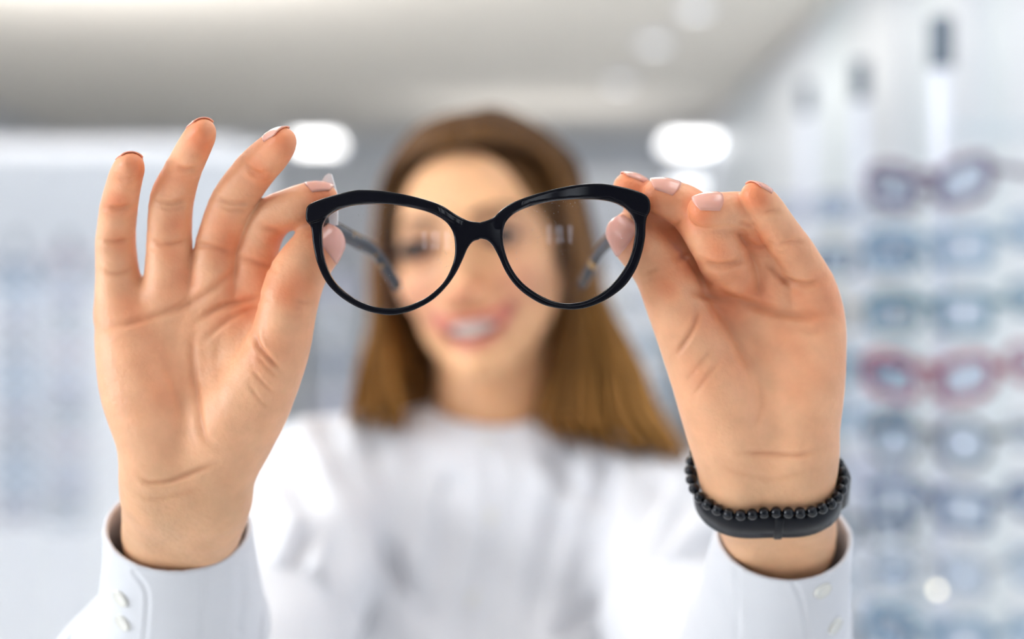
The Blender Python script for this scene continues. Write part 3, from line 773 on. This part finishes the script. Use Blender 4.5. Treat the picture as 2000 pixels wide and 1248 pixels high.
def f_body(p):
    d = f_headneck(p)
    tr = ell(p, (-.017, 1.20, 1.16), (.145, .090, .24))
    tr = smin(tr, cap(p, SHL, SHR, .045, .045), .05)
    tr = smin(tr, ell(p, (-.017, 1.20, .95), (.15, .10, .16)), .06)
    d = smin(d, tr, .03)
    for sh, el in ((SHL, EL['right']), (SHR, EL['left'])):
        d = smin(d, cap(p, sh, el, .043, .037), .02)
    return d
# --- body skin: head, neck, trunk and upper arms, then both forearms with hands, in one mesh
def body_mesh():
    def seg(f, lo, hi, h): return sdf_mesh(f, lo, hi, h)
    vh, fh = seg(f_body, (-.27, .74, .80), (.21, 1.31, 1.64), 0.0035)
    q = Hl(vh.astype(np.float32)).astype(float)
    base = np.tile(np.array([0.80, 0.43, 0.225]), (len(vh), 1))
    def blend(mask, c): 
        nonlocal base
        base = base*(1-mask[:, None])+np.array(c)*mask[:, None]
    return vh, fh, base
# separate finer head piece joined into the same mesh below the neck
CUTZ = 1.405
def build_body():
    vb, fb = sdf_mesh(lambda p: np.maximum(f_body(p), p[:, 2]-CUTZ), (-.30, .74, .80), (.25, 1.34, 1.43), 0.004)
    vh, fh = sdf_mesh(lambda p: np.maximum(f_headneck(p), (CUTZ-.012)-p[:, 2]), (-.115, 1.03, 1.37), (.09, 1.30, 1.64), 0.0013)
    q = Hl(vh.astype(np.float32)).astype(float); x, y, z = q.T
    c = np.tile(np.array([0.84, 0.455, 0.235]), (len(vh), 1))
    def bl(m, col):
        nonlocal c
        m = np.clip(m, 0, 1)[:, None]; c = c*(1-m)+np.array(col)*m
    face = (y < -20)
    for s in (-1, 1):
        bl(face*0.55*np.exp(-(((x-s*38)/20)**2+((z+36)/18)**2)), (0.78, 0.30, 0.19))
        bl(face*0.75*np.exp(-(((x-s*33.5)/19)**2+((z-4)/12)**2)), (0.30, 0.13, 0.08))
    bl(face*0.6*np.exp(-((x/16)**2+((z+40)/13)**2)), (0.74, 0.27, 0.16))
    dl = np.minimum(polydist(x, z, [(a, b) for a, b in UP]), polydist(x, z, [(a, b) for a, b in LO]))
    bl(face*0.9*np.exp(-(dl/4.0)**4), (0.66, 0.17, 0.14))
    for s in (-1, 1): bl(face*0.7*np.exp(-(((x-s*33)/6)**2+((z+54)/6)**2)), (0.36, 0.12, 0.07))  # dark mouth corners: dimple shade painted into the skin colour
    bl(face*(y > MC+3)*0.9*np.exp(-((x/25)**2+((z+68)/7)**2)**2), (0.35, 0.10, 0.08))
    cols = [np.tile(np.array([0.72, 0.43, 0.27]), (len(vb), 1)), c]; V = [vb, vh]; FF = [fb, fh]
    for side in ('right', 'left'):
        v, fa, cc, f = HAND_GEO[side]; V.append(v); FF.append(fa); cols.append(cc)
        w1 = HANDS[side]['wrist'][1]
        mb = MB().tube(catmull([w1[:3], (w1[:3]*.5+ELB[side]*.5), ELB[side]], 6), np.interp(np.arange(13)/12, [0, .5, 1], [w1[3]*1.0, .034, .036]), 24)
        # forearm under the sleeve, quads only plus end fans
        vv = np.array(mb.v); ff = [list(t) for t in mb.f if len(t) == 4]
        V.append(vv); FF.append(np.array(ff)); cols.append(np.tile(np.array([0.72, 0.43, 0.27]), (len(vv), 1)))
    off = 0; F2 = []
    for v, f in zip(V, FF): F2 += (np.asarray(f)+off).tolist(); off += len(v)
    return np.concatenate(V), F2, np.concatenate(cols)
bv, bf, bc = build_body()
PERSON = obj('person', bv, bf, M['skin'], None, True, bc)
tag(PERSON, 'smiling woman with long light brown hair and white blouse, holding out eyeglasses', 'person')
for s in ('right', 'left'):
    for ch, g in zip(HANDS[s]['fingers']+[HANDS[s]['thumb']], NAILS[s]): nail(s, ch, g, PERSON)
# eyes
for s in (-1, 1):
    c = H((s*33.5, -70, 0)); e = sphere_mesh(c, .0118, 20, 14).build('eye', M['eye_white'], PERSON)
    mb = MB(); g = H((s*33.5-1.0, -71.5, 0)); mb = sphere_mesh(g, .0109, 18, 12)
    lim = H((s*33.5, -78.2, 0)); yv = HRn@np.array([0, -1, 0])
    keep = [i for i, v in enumerate(mb.v) if (np.array(v)-lim)@yv > 0]; mp = {k: i for i, k in enumerate(keep)}
    obj('iris', [mb.v[i] for i in keep], [tuple(mp[i] for i in f) for f in mb.f if all(i in mp for i in f)], M['iris'], e)
    pts = []
    for t in np.linspace(-1, 1, 9):
        pts.append(H((s*33.5+t*13.5, -84.0+4.5*t*t, -5.2*(1-t*t)-.8)))
    MB().tube(pts, [0.0006+0.0006*(1-abs(t)) for t in np.linspace(-1, 1, 9)], 8).build('eyelash', M['lash'], PERSON)
    # lashes and brow
    pts = []
    for t in np.linspace(-1, 1, 9):
        pts.append(H((s*33.5+t*14.5, -85.5+5.5*t*t, 5.4*(1-t*t)-.8)))
    MB().tube(pts, [0.0018+0.0024*(1-abs(t)) for t in np.linspace(-1, 1, 9)], 8).build('eyelash', M['lash'], PERSON)
    pts = []
    for t in np.linspace(0, 1, 9):
        X = s*(12+t*38); Z = 19+7*math.sin(t*2.2)-6*t*t
        pts.append(H((X, march(f_head, X, Z)-0.3, Z)))
    MB().tube(pts, [.0040, .0048, .0048, .0044, .0040, .0034, .0028, .0020, .0010], 8, flat=0.45, up=(0, 1, 0)).build('eyebrow', mat('brow_hair', (0.10, 0.05, 0.025), 0.7) if s < 0 else bpy.data.materials['brow_hair'], PERSON)
# teeth: curved upper row behind the lips
tv = []; tf = []; NX = 41
for i in range(NX):
    x = -23+46*i/(NX-1); y = MC+1.6+0.012*x*x; zz = -58.5+0.008*x*x; hgt = 12.5-0.010*x*x-(0.8 if i % 4 == 0 else 0)
    yy = y+(0.5 if i % 4 == 0 else 0)
    for z, dy in ((zz, 0), (zz-hgt*.6, -.4), (zz-hgt, 0.1), (zz-hgt, 2.2), (zz, 2.6)): tv.append(H((x, yy+dy, z)))
for i in range(NX-1):
    for k in range(5): l = (k+1) % 5; tf.append((i*5+k, i*5+l, (i+1)*5+l, (i+1)*5+k))
tf += [(4, 3, 2, 1, 0), tuple((NX-1)*5+k for k in range(5))]
obj('teeth', tv, tf, M['tooth'], PERSON)

# ------------------------------------------------------------------ hair
def hair_cap():
    def f(p):
        q = Hl(p)
        d = ell(q, (0, 20, 25), (76, 92, 84))
        back = cap(q, (0, 58, 0), (0, 72, -120), 62, 60); d = smin(d, ell(q, (0, 62, -55), (72, 46, 95)), 20)
        # face opening
        fo = ell(q, (0, -84, -16), (69, 66, 99)); d = smax(d, -fo, 8)
        return d*np.float32(MM)
    v, fa = sdf_mesh(f, (-.125, 1.03, 1.30), (.11, 1.34, 1.63), 0.002)
    return v, fa
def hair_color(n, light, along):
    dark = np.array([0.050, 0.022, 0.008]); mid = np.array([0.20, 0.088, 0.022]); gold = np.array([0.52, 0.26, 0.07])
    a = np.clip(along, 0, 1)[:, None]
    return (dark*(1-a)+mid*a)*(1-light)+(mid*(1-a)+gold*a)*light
hv, hf = hair_cap(); hz = (Hl(hv.astype(np.float32))[:, 2]).astype(float)
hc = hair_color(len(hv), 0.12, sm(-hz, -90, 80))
mbv, mbf, mbc = [list(map(tuple, hv))], [hf.tolist()], [hc]; hoff = len(hv)
def lock(pts, r0, light, flat=0.5):
    global hoff
    path = catmull(pts, 5); n = len(path); t = np.arange(n)/(n-1)
    rad = r0*np.interp(t, [0, .08, .5, .85, 1], [.5, 1, 1.0, .75, .12])
    mb = MB().tube(path, rad, 8, flat=flat, up=(0, 1, 0.01)); 
    k = len(mb.v); mbv.append(mb.v); mbf.append([[i+hoff for i in f] for f in mb.f]); hoff += k
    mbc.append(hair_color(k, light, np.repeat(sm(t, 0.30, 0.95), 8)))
def W(px, py, d): return P(px, py, d)
R = np.random.RandomState(3)
for i in range(150):       # image-left side
    u = R.rand(); y0 = -62+u*115; jit = R.randn()*2
    top = (8+R.randn(), y0, 26+84*math.sqrt(max(0.05, 1-((y0-18)/95)**2))+1)
    def E(th, y, g=0): 
        k = math.sqrt(max(.1, 1-((y-18)/96)**2)); return (-(80+g)*math.sin(th)*k, y, 24+(88+g)*math.cos(th)*k)
    yb = y0*0.75+4
    front = 1-u
    pts = [H(top), H(E(.45, y0*.95+2, 1)), H(E(.95, yb+4, 2)), H(E(1.40, max(yb, -32)+4, 3+2*R.rand()))]
    pxm = 742-18*R.rand()+(40*u); pxe = 672+120*R.rand()
    if u > .45: pxe = 720+130*R.rand()
    dm = 1.145+u*.10
    pts += [W(pxm, 560, dm), W(pxm*.45+pxe*.55, 700, dm+.005), W(pxe, 815+30*R.rand(), dm-.01-(.03 if u < .4 else -.05))]
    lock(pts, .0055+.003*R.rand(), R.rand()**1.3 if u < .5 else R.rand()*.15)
for i in range(210):       # image-right side
    u = R.rand(); y0 = -62+u*115
    top = (10+R.randn(), y0, 26+84*math.sqrt(max(0.05, 1-((y0-18)/95)**2))+1)
    def E(th, y, g=0):
        k = math.sqrt(max(.1, 1-((y-18)/96)**2)); return ((80+g)*math.sin(th)*k, y, 24+(88+g)*math.cos(th)*k)
    yb = y0*0.75+4
    pts = [H(top), H(E(.45, y0*.95+2, 1)), H(E(.95, yb+4, 3)), H(E(1.40, max(yb, -30)+4, 3+3*R.rand()))]
    e = R.rand(); pxm = 1112+55*e+R.randn()*4; pxe = 1075+255*e+R.randn()*8
    if u > .55: pxe = 1060+120*R.rand()
    dm = 1.140+u*.10
    pye = 846+52*e+R.randn()*11; pxe += 18*e
    pts += [W(pxm, 560, dm), W(pxm*.55+pxe*.45-5, 700, dm), W(pxm*.2+pxe*.8-20, 810, dm-.02), W(pxe, pye, dm-.045-(.0 if u < .55 else -.06))]
    lock(pts, .0055+.003*R.rand(), (0.15+0.85*e)*R.rand()**.7 if u < .5 else R.rand()*.15)
for i in range(110):       # beside the neck, behind the jaw
    s = -1 if i % 2 else 1; e = R.rand()
    a = 95+50*e; pts = [H((s*66, 40+15*R.rand(), 30)), H((s*(74+3*e), 34+20*R.rand(), -20)), W(938+s*a, 640, 1.205+.02*R.rand()), W(938+s*(a+5), 760, 1.205+.03*R.rand()), W(938+s*(a+8+20*R.rand()), 835+(25 if s > 0 else 0), 1.20)]
    lock(pts, .007, R.rand()*.12)
for i in range(60):        # behind the neck
    x = -58+116*R.rand()
    pts = [H((x*.6, 95, 60)), H((x, 108, 0)), W(930+x*2.6, 640, 1.27), W(930+x*3.0, 760, 1.262), W(930+x*3.2, 840, 1.262)]
    lock(pts, .008, R.rand()*.1)
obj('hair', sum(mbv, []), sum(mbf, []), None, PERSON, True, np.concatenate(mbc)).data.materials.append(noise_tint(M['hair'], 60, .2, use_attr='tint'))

# ------------------------------------------------------------------ blouse
CUFF = {}
for side, s in (('right', .034), ('left', .050)):
    w0 = HANDS[side]['wrist'][0][:3]; ax = ELB[side]-w0; ax /= np.linalg.norm(ax)
    # axis passes through the visible wrist below the hand
    w1 = HANDS[side]['wrist'][1][:3]; ax = ELB[side]-w1; L = np.linalg.norm(ax); ax /= L
    c = w1+ax*{'right': -0.014, 'left': -0.006}[side]
    CUFF[side] = (c, ax)
def cuff_frame(side):
    c, ax = CUFF[side]
    u = np.array([1.0, 0, 0.05]); u -= ax*(u@ax); u /= np.linalg.norm(u); v = np.cross(ax, u)
    if v[1] > 0: v = -v      # v points towards the camera
    return c, ax, u, v
def f_blouse_out(p):
    tr = ell(p, (-.017, 1.195, 1.17), (.170, .112, .25))
    tr = smin(tr, cap(p, SHL, SHR, .058, .056), .05)
    tr = smin(tr, cap(p, (-.017, 1.195, 1.385), (-.10, 1.185, 1.372), .050, .044), .03)
    tr = smin(tr, cap(p, (-.017, 1.195, 1.385), (.07, 1.180, 1.355), .050, .044), .03)
    tr = smin(tr, ell(p, (-.017, 1.195, .93), (.18, .125, .20)), .06)
    for x in (-.082, .046): tr = smin(tr, ell(p, (x, 1.105, 1.185), (.060, .052, .062)), .05)
    d = tr
    for sh, side in ((SHL, 'right'), (SHR, 'left')):
        el = ELB[side]; c, ax, u, v = cuff_frame(side)
        d = smin(d, cap(p, sh, el, .060, .060), .030)
        m1 = c+ax*.065; m2 = c+ax*.13+(np.array((-.014, 0, 0)) if side == 'right' else np.array((.004, 0, 0))); rm = .058 if side == 'right' else .049
        a = smin(cap(p, m1, m2, .0385, rm), cap(p, m2, el, rm, .066), .01)
        d = smin(d, a, .02)
    return d
def cuff_xy(p, side, x0):
    c, ax, u, v = cuff_frame(side); q = p-c.astype(np.float32)
    return q@ax.astype(np.float32), q@u.astype(np.float32), q@v.astype(np.float32)
def f_cuffband(p, side):
    a, x, y = cuff_xy(p, side, 0)
    rx, ry = (.0315, .0265) if side == 'right' else (.0300, .0260)
    g = 1+np.clip(a, 0, .07)*3.2
    r = np.sqrt((x/(rx*g))**2+(y/(ry*g))**2)
    d = (r-1)*ry*g
    shell = np.abs(d)-0.0013
    sl = np.maximum(-a, a-.072)
    return smax(shell, sl, .0012), d, a
def f_blouse(p):
    d = f_blouse_out(p)
    for side in ('right', 'left'):
        cb, din, a = f_cuffband(p, side)
        # hollow of the sleeve near the cuff
        hol = np.maximum(din+.0011, a-.10); d = np.where(a < .066, np.maximum(d, .066-a), d) if False else d
        c, ax, u, v = cuff_frame(side)
        q = p-c.astype(np.float32); a2 = q@ax.astype(np.float32)
        near = np.linalg.norm(q, axis=1) < .16
        cut = np.where(near, .060-a2, -1.0)           # nothing of the sleeve body in front of the cuff
        d = smax(d, cut, .006)
        d = smin(d, cb, .006)
        d = smax(d, np.where(near, -hol, -1.0), .002)
    # neck opening
    q = p-np.array((-.017, 1.19, 1.42), np.float32)
    neck = cap(p, NK0+np.array([0, 0, .05]), NK1+np.array([0, 0, .0]), .052, .056)
    d = smax(d, -np.maximum(neck, 1.385-p[:, 2]), .004)
    return d
def f_collar(p):
    # band collar: thin shell round the neck with a small V at the front
    a = NK1.astype(np.float32); b = NK0.astype(np.float32); ba = b-a; L = float(np.linalg.norm(ba)); ba = ba/L
    q = p-a; h = q@ba; rad = q-h[:, None]*ba; r = np.sqrt((rad**2).sum(1))
    R0 = .0600-h*.06
    front = np.clip(-rad[:, 1]/np.maximum(r, 1e-5), 0, 1)
    top = .034-.016*front**3-.013*np.exp(-((rad[:, 0]+.004)/.010)**2)*(front > 0)
    return smax(smax(np.abs(r-R0)-.0016, h-top, .001), -.022-h, .001)
FOLD = [([(640,850),(690,960),(740,1060),(790,1150)], 22, 5), ([(560,900),(600,1000),(660,1120),(700,1200)], 24, 5), ([(600,1050),(575,1120),(590,1248)], 16, 9), ([(720,880),(760,1000),(770,1120)], 22, 3),
 ([(1120,880),(1090,1000),(1060,1130),(1040,1248)], 22, 4), ([(1180,930),(1170,1040),(1120,1160),(1080,1248)], 20, 5), ([(1290,960),(1240,1060),(1170,1170),(1110,1248)], 20, 6), ([(1330,1000),(1290,1090),(1220,1200)], 18, 5), ([(1080,900),(1120,960),(1200,980)], 18, 3),
 ([(1400,1060),(1340,1110),(1300,1180),(1290,1248)], 14, 6), ([(880,950),(860,1080),(820,1200)], 20, 3)]
SEAM = [([(948,880),(962,950),(955,1040),(930,1140),(895,1248)], 8, 3.0)]
CUFFC = [([(262,1118),(288,1160),(283,1248)], 4.5, 1.2), ([(397,1128),(395,1190),(393,1248)], 5, .8), ([(470,1110),(472,1170),(465,1230)], 9, 1.6), ([(1548,1135),(1566,1175),(1578,1248)], 4.5, 1.2), ([(1440,1110),(1442,1180),(1440,1248)], 5, .8), ([(205,1060),(190,1120),(150,1220)], 9, 1.4), ([(1655,1050),(1672,1130),(1680,1230)], 8, 1.0), ([(1400,1090),(1415,1150),(1440,1230)], 9, 1.2)]
def blouse_mesh():
    fb = lambda p: smin(f_blouse(p), f_collar(p), .004)
    YC = .700
    v1, f1 = sdf_mesh(lambda p: np.maximum(fb(p), YC-p[:, 1]), (-.31, .68, .80), (.26, 1.36, 1.46), 0.0026)
    V, Fs, off = [v1], [f1], len(v1)
    for side in ('right', 'left'):
        c = CUFF[side][0]
        v2, f2 = sdf_mesh(lambda p: np.maximum(fb(p), p[:, 1]-YC-.004), c-np.array((.062, .05, .12)), c+np.array((.062, .075, .045)), 0.0010)
        V.append(v2); Fs.append(f2+off); off += len(v2)
    v = np.concatenate(V); fa = np.concatenate(Fs)
    n, _ = grad(fb, v, .0015)
    px, py = proj(v); front = sm(-n[:, 1], -.1, .3); dis = np.zeros(len(v))
    dep = v[:, 1]
    for lst, m in ((FOLD, dep > .95), (SEAM, dep > .95), ([(a_, b_, c_*.4) for a_, b_, c_ in CUFFC], dep < .80)):
        for poly, wd, dp in lst:
            dd = polydist(px, py, [tuple(q) for q in catmull(poly, 4)])
            dis += m*dp*.001*(1.2 if lst is FOLD else 0.8)*(-np.exp(-(dd/wd)**2)+0.8*np.exp(-((dd-wd*2.0)/(wd*1.2))**2))
    x, y, z = v.T
    wob = np.sin(x*95+z*33)*np.sin(z*70-x*40+y*50)*.0012*(dep > .68)
    v = v+n*((dis*front)+wob)[:, None]
    return v, fa
kv, kf = blouse_mesh()
BL = obj('blouse', kv, kf, M['cloth'], PERSON)
BL['label'] = 'white band-collar blouse with buttoned cuffs'
def f_bl(p): return smin(f_blouse(p), f_collar(p), .004)
def on_cloth(px, py, d0, d1):
    ds = np.arange(d0, d1, .0006); q = np.array([P(px, py, d) for d in ds]).astype(np.float32)
    dd = f_bl(q); i = int(np.argmax(dd < 0)); pt = q[i:i+1].astype(float); n, _ = grad(f_bl, pt, .001); return pt[0], n[0]
def button(px, py, d0, d1, r, name='button'):
    p, n = on_cloth(px, py, d0, d1); mb = MB()
    mb.lathe([(r*.98, -.0006), (r, .0006), (r*.9, .0015), (r*.75, .0011), (r*.3, .0010), (.0002, .0010)], (0, 0, 0), 20)
    R3 = Vector((0, 0, 1)).rotation_difference(Vector(n)).to_matrix()
    mb.v = [tuple(Vector(p)+R3@Vector(v)) for v in mb.v]
    return mb.build(name, M['button'], BL)
for a in [(950,862,1.0,1.3,.0060), (955,1010,1.0,1.3,.0055), (925,1170,1.0,1.3,.0055), (236,1168,.56,.75,.0046), (240,1215,.56,.78,.0046), (1606,1152,.56,.75,.0046), (1630,1222,.56,.78,.0046)]: button(*a)

# ------------------------------------------------------------------ wrist band and bead bracelet
WB = P(1500, 918, .627); bax = ELB['left']-HANDS['left']['wrist'][0][:3]; bax /= np.linalg.norm(bax)
bu = np.array([1.0, 0, .28]); bu -= bax*(bu@bax); bu /= np.linalg.norm(bu); bw = np.cross(bax, bu)
if bw[1] > 0: bw = -bw
_T = np.linspace(0, 2*PI, 145); _A = np.linspace(-.010, .016, 14); _G = np.zeros((14, 145))
for _i, _a in enumerate(_A):            # radius of the skin around the wrist at each angle and height
    for _k, _t in enumerate(_T):
        dr = bu*math.cos(_t)+bw*math.sin(_t); rs = np.arange(.010, .040, .0004)
        dd = HANDF['left']((WB+bax*_a+dr*rs[:, None]).astype(np.float32)); _G[_i, _k] = rs[int(np.argmax(dd > 0))]
_G0 = _G.mean(0); _G0 = np.convolve(np.concatenate([_G0[-7:-1], _G0, _G0[1:7]]), np.ones(13)/13, 'valid')
def ring(t, rx, ry, along, c=None):
    g = max(np.interp(t % (2*PI), _T, _G0), np.interp(t % (2*PI), _T, _G[int(np.clip((along+.010)/.002, 0, 13))]))
    return WB+(bu*math.cos(t)+bw*math.sin(t))*(g+.0012+(rx-BRX))+bax*along
BRX, BRY = .0314, .0226
band = empty('fitness_band', tuple(WB)); tag(band, 'black rubber fitness band around the wrist, just below the bead bracelet', 'fitness band')
sv = []; sf = []; NS = 72; prof = [(-.0072, 0), (-.0064, .0018), (0, .0023), (.0064, .0018), (.0072, 0), (.0060, -.0006), (0, -.0008), (-.0060, -.0006)]
for i in range(NS):
    t = 2*PI*i/NS
    for a, r in prof: sv.append(ring(t, BRX+r, BRY+r, .0078+a)-WB)
for i in range(NS):
    j = (i+1) % NS
    for k in range(8): l = (k+1) % 8; sf.append((i*8+k, i*8+l, j*8+l, j*8+k))
obj('strap', sv, sf, M['rubber'], band)
def arc_block(t0, t1, a0, a1, r0, r1, name, m, n=14):
    v = []; f = []
    pr = [(a0, r0), (a0+.0006, r1-.0008), (a0+.0016, r1), (a1-.0016, r1), (a1-.0006, r1-.0008), (a1, r0)]; K = len(pr)
    for i in range(n+1):
        s = i/n; t = t0+(t1-t0)*s; e = 1-0.55*max(0, abs(2*s-1)-.8)/.2
        for a, r in pr: v.append(ring(t, BRX+r*e, BRY+r*e, .0078+a)-WB)
    for i in range(n):
        for k in range(K): l = (k+1) % K; f.append((i*K+k, i*K+l, (i+1)*K+l, (i+1)*K+k))
    f += [tuple(range(K))[::-1], tuple(n*K+k for k in range(K))]
    return obj(name, v, f, m, band)
arc_block(-.55, .50, -.0088, .0088, -.0006, .0056, 'tracker_case', M['case'])
arc_block(1.62, 1.78, -.0076, .0076, .0005, .0030, 'strap_loop', M['rubber'], 5)
br = empty('bead_bracelet', tuple(WB)); tag(br, 'bracelet of round shiny black beads worn above the black fitness band', 'bracelet')
NB = 36
pts = []
acc = 0; ts = []
tt = np.linspace(0, 2*PI, 721); pp = np.array([ring(t, BRX+.0016, BRY+.0016, 0) for t in tt]); ln = np.concatenate([[0], np.cumsum(np.linalg.norm(np.diff(pp, axis=0), axis=1))])
MB().tube([ring(t, BRX+.0016, BRY+.0016, -.0022+.0008*math.sin(3*t))-WB for t in np.linspace(0, 2*PI, 60, endpoint=False)], .0004, 6, closed=True).build('cord', M['rubber'], br)
bead0 = None
for i in range(NB):
    t = np.interp(ln[-1]*i/NB, ln, tt); p = ring(t, BRX+.0016, BRY+.0016, -.0022+.0008*math.sin(3*t))-WB
    if bead0 is None:
        bead0 = sphere_mesh((0, 0, 0), ln[-1]/NB*.5*1.0, 20, 14).build('bead', M['bead'], br); b = bead0
    else:
        b = bead0.copy(); COL.objects.link(b); b.parent = br
    b.location = p

#SECTION displays
# ------------------------------------------------------------------ display furniture of the shop
def panel(x0, x1, y0, y1, z0, z1, m, label, cat='wall light panel', group=None, facing='x'):
    r = empty('light_wall_unit', ((x0+x1)/2, (y0+y1)/2, z0)); tag(r, label, cat, group)
    hx, hy, h = (x1-x0)/2, (y1-y0)/2, z1-z0
    if facing == 'x':
        MB().bbox(-hx+.012, hx, -hy, hy, 0, h, .004).build('frame', M['white_plastic'], r, False)
        MB().bbox(-hx, -hx+.014, -hy+.02, hy-.02, .03, h-.02, .003).build('face', m, r, False)
    else:
        MB().bbox(-hx, hx, -hy+.012, hy, 0, h, .004).build('frame', M['white_plastic'], r, False)
        MB().bbox(-hx+.02, hx-.02, -hy, -hy+.014, .03, h-.02, .003).build('face', m, r, False)
    return r
for (a, b_, lab) in [(3.0, 3.72, 'backlit white wall panel at the right edge, nearest of the row'), (3.98, 4.28, 'narrow backlit white wall panel, second from the right edge'),
                     (4.68, 5.42, 'backlit white wall panel, third from the right edge'), (6.03, 7.57, 'long backlit white wall panel, fourth from the right edge'), (8.13, 9.8, 'backlit white wall panel at the far end of the right wall')]:
    panel(XR-.045, XR-.002, a, b_, .3, CEIL-.03, M['backlit'], lab, group='backlit panels on the right wall')
def backwall(x0, x1, y, z1, zs, lab, lab2):
    r = empty('display_wall', ((x0+x1)/2, y, 0)); tag(r, lab, 'display wall')
    h = (x1-x0)/2
    MB().bbox(-h, h, 0, .12, 0, z1, .006).build('body', M['panel_white'], r, False)
    MB().bbox(-h+.02, h-.02, -.02, .004, zs, z1-.03, .004).build('light_panel', M['backlit_bright'], r, False)
    MB().bbox(-h+.02, h-.02, -.012, .004, .1, zs-.02, .004).build('lower_panel', M['panel_white'], r, False)
    ul = MB().bbox(-h+.1, h-.1, .03, .09, z1-.001, z1+.02, .003).build('uplight', M['white_plastic'], r, False)  # housing of a strip light added to brighten the ceiling
    area('uplight_strip_light', ((x0+x1)/2, y+.06, z1+.03), (PI, 0, 0), 2*h-.2, .06, CEIL_FILL_W if y < 6 else 3, (1.0, .97, .93))  # added upward fill for the ceiling
    return r
CEIL_FILL_W = 60
backwall(-2.6, -.80, 4.6, 2.06, 1.62, 'free-standing white display wall with a glowing header, behind the left raised hand', '')
backwall(-.60, .95, 8.6, 2.35, 1.9, 'white display wall at the far end of the shop, behind the woman', '')
def px2(px, d): return (px-1000)/F*d
S = [('dark purple','cat'),('steel blue','square'),('teal','square'),('wine red','cat'),('charcoal','round'),('navy blue','square'),('silver grey','round'),('steel blue','cat'),('black','square'),('teal','round')]
def zpx(py, d): return CAMZ+(624-py)/F*d
rod_with_pairs(px2(1838, 1.50), 1.50, 1.765, zpx(345, 1.47), 8, 0.067, -0.75, S, 'the nearest display rod', 'white display rod at the right edge, nearest of the rods', 'glasses on the nearest display rod', 1.12)
rod_with_pairs(px2(2085, 1.80), 1.80, 1.78, zpx(435, 1.76), 8, 0.085, -0.35, [('steel blue','square'),('teal','square'),('wine red','cat'),('silver grey','square'),('navy blue','cat'),('steel blue','round')], 'the cut off right rod', 'white display rod just past the right edge, with its glasses reaching in', 'glasses on the rod at the right edge', 1.1)
rod_with_pairs(px2(1680, 1.95), 1.95, 1.80, zpx(395, 1.92), 11, 0.072, -0.15, [('silver grey','square'),('charcoal','square'),('beige','cat'),('teal','cat'),('steel blue','square'),('lilac grey','round'),('charcoal','cat')], 'the rod beside the bracelet wrist', 'white display rod, second from the right edge, beside the black bracelet', 'glasses on the second display rod')
rod_with_pairs(px2(1575, 2.5), 2.5, 1.86, zpx(400, 2.46), 10, 0.085, -0.1, [('lilac grey','square'),('silver grey','cat'),('beige','square')], 'the rod half hidden by the hand', 'white display rod half hidden behind the right raised hand', 'glasses on the half hidden rod')
rod_with_pairs(px2(1255, 3.3), 3.3, 1.70, zpx(500, 3.26), 7, 0.10, 0.1, [('steel blue','square'),('silver grey','cat'),('teal','round')], 'the rod right of the hair', 'white display rod seen between the hair and the right raised hand', 'glasses on the rod right of the hair')
rod_with_pairs(px2(655, 3.8), 3.8, 1.62, zpx(560, 3.76), 6, 0.10, 0.1, [('lilac grey','square'),('silver grey','cat'),('navy blue','round')], 'the rod left of the hair', 'white display rod seen between the left raised hand and the hair', 'glasses on the rod left of the hair')
rod_with_pairs(px2(35, 4.25), 4.25, 1.70, zpx(520, 4.2), 14, 0.056, 0.15, [('navy blue','square'),('steel blue','cat'),('navy blue','round'),('dark purple','square'),('charcoal','square')], 'the rod nearest the left edge', 'white display rod nearest the left edge, before the display wall', 'glasses on the leftmost rod')
rod_with_pairs(px2(132, 4.30), 4.30, 1.70, zpx(500, 4.25), 15, 0.056, 0.15, [('dusky pink','round'),('silver grey','square'),('lilac grey','cat'),('charcoal','square'),('silver grey','cat')], 'the second rod from the left edge', 'white display rod, second from the left edge, before the display wall', 'glasses on the second rod from the left')
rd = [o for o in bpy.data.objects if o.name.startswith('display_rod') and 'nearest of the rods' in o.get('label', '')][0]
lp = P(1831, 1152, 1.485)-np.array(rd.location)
lo_ = sphere_mesh((0, 0, 0), .0034, 14, 10).build('small_lamp', M['warm_glow'], rd); lo_['label'] = 'small warm glowing lamp'  # glowing bead added in place of a specular highlight
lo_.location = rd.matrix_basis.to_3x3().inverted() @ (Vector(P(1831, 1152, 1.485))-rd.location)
# frosted glass shelf rail behind the near rods, at the right edge
r = empty('display_rail', (px2(1835, 1.95), 1.98, 0)); tag(r, 'grey-blue horizontal display rail on posts at the right edge, above the glasses', 'display rail')
MB().bbox(0, .62, -.008, .008, zpx(262, 1.98), zpx(243, 1.98), .002).build('rail', M['trim_cool'], r, False)
for x in (.0, .60): MB().bbox(x, x+.012, -.006, .006, 0, zpx(262, 1.98), .002).build('post', M['alu'], r, False)
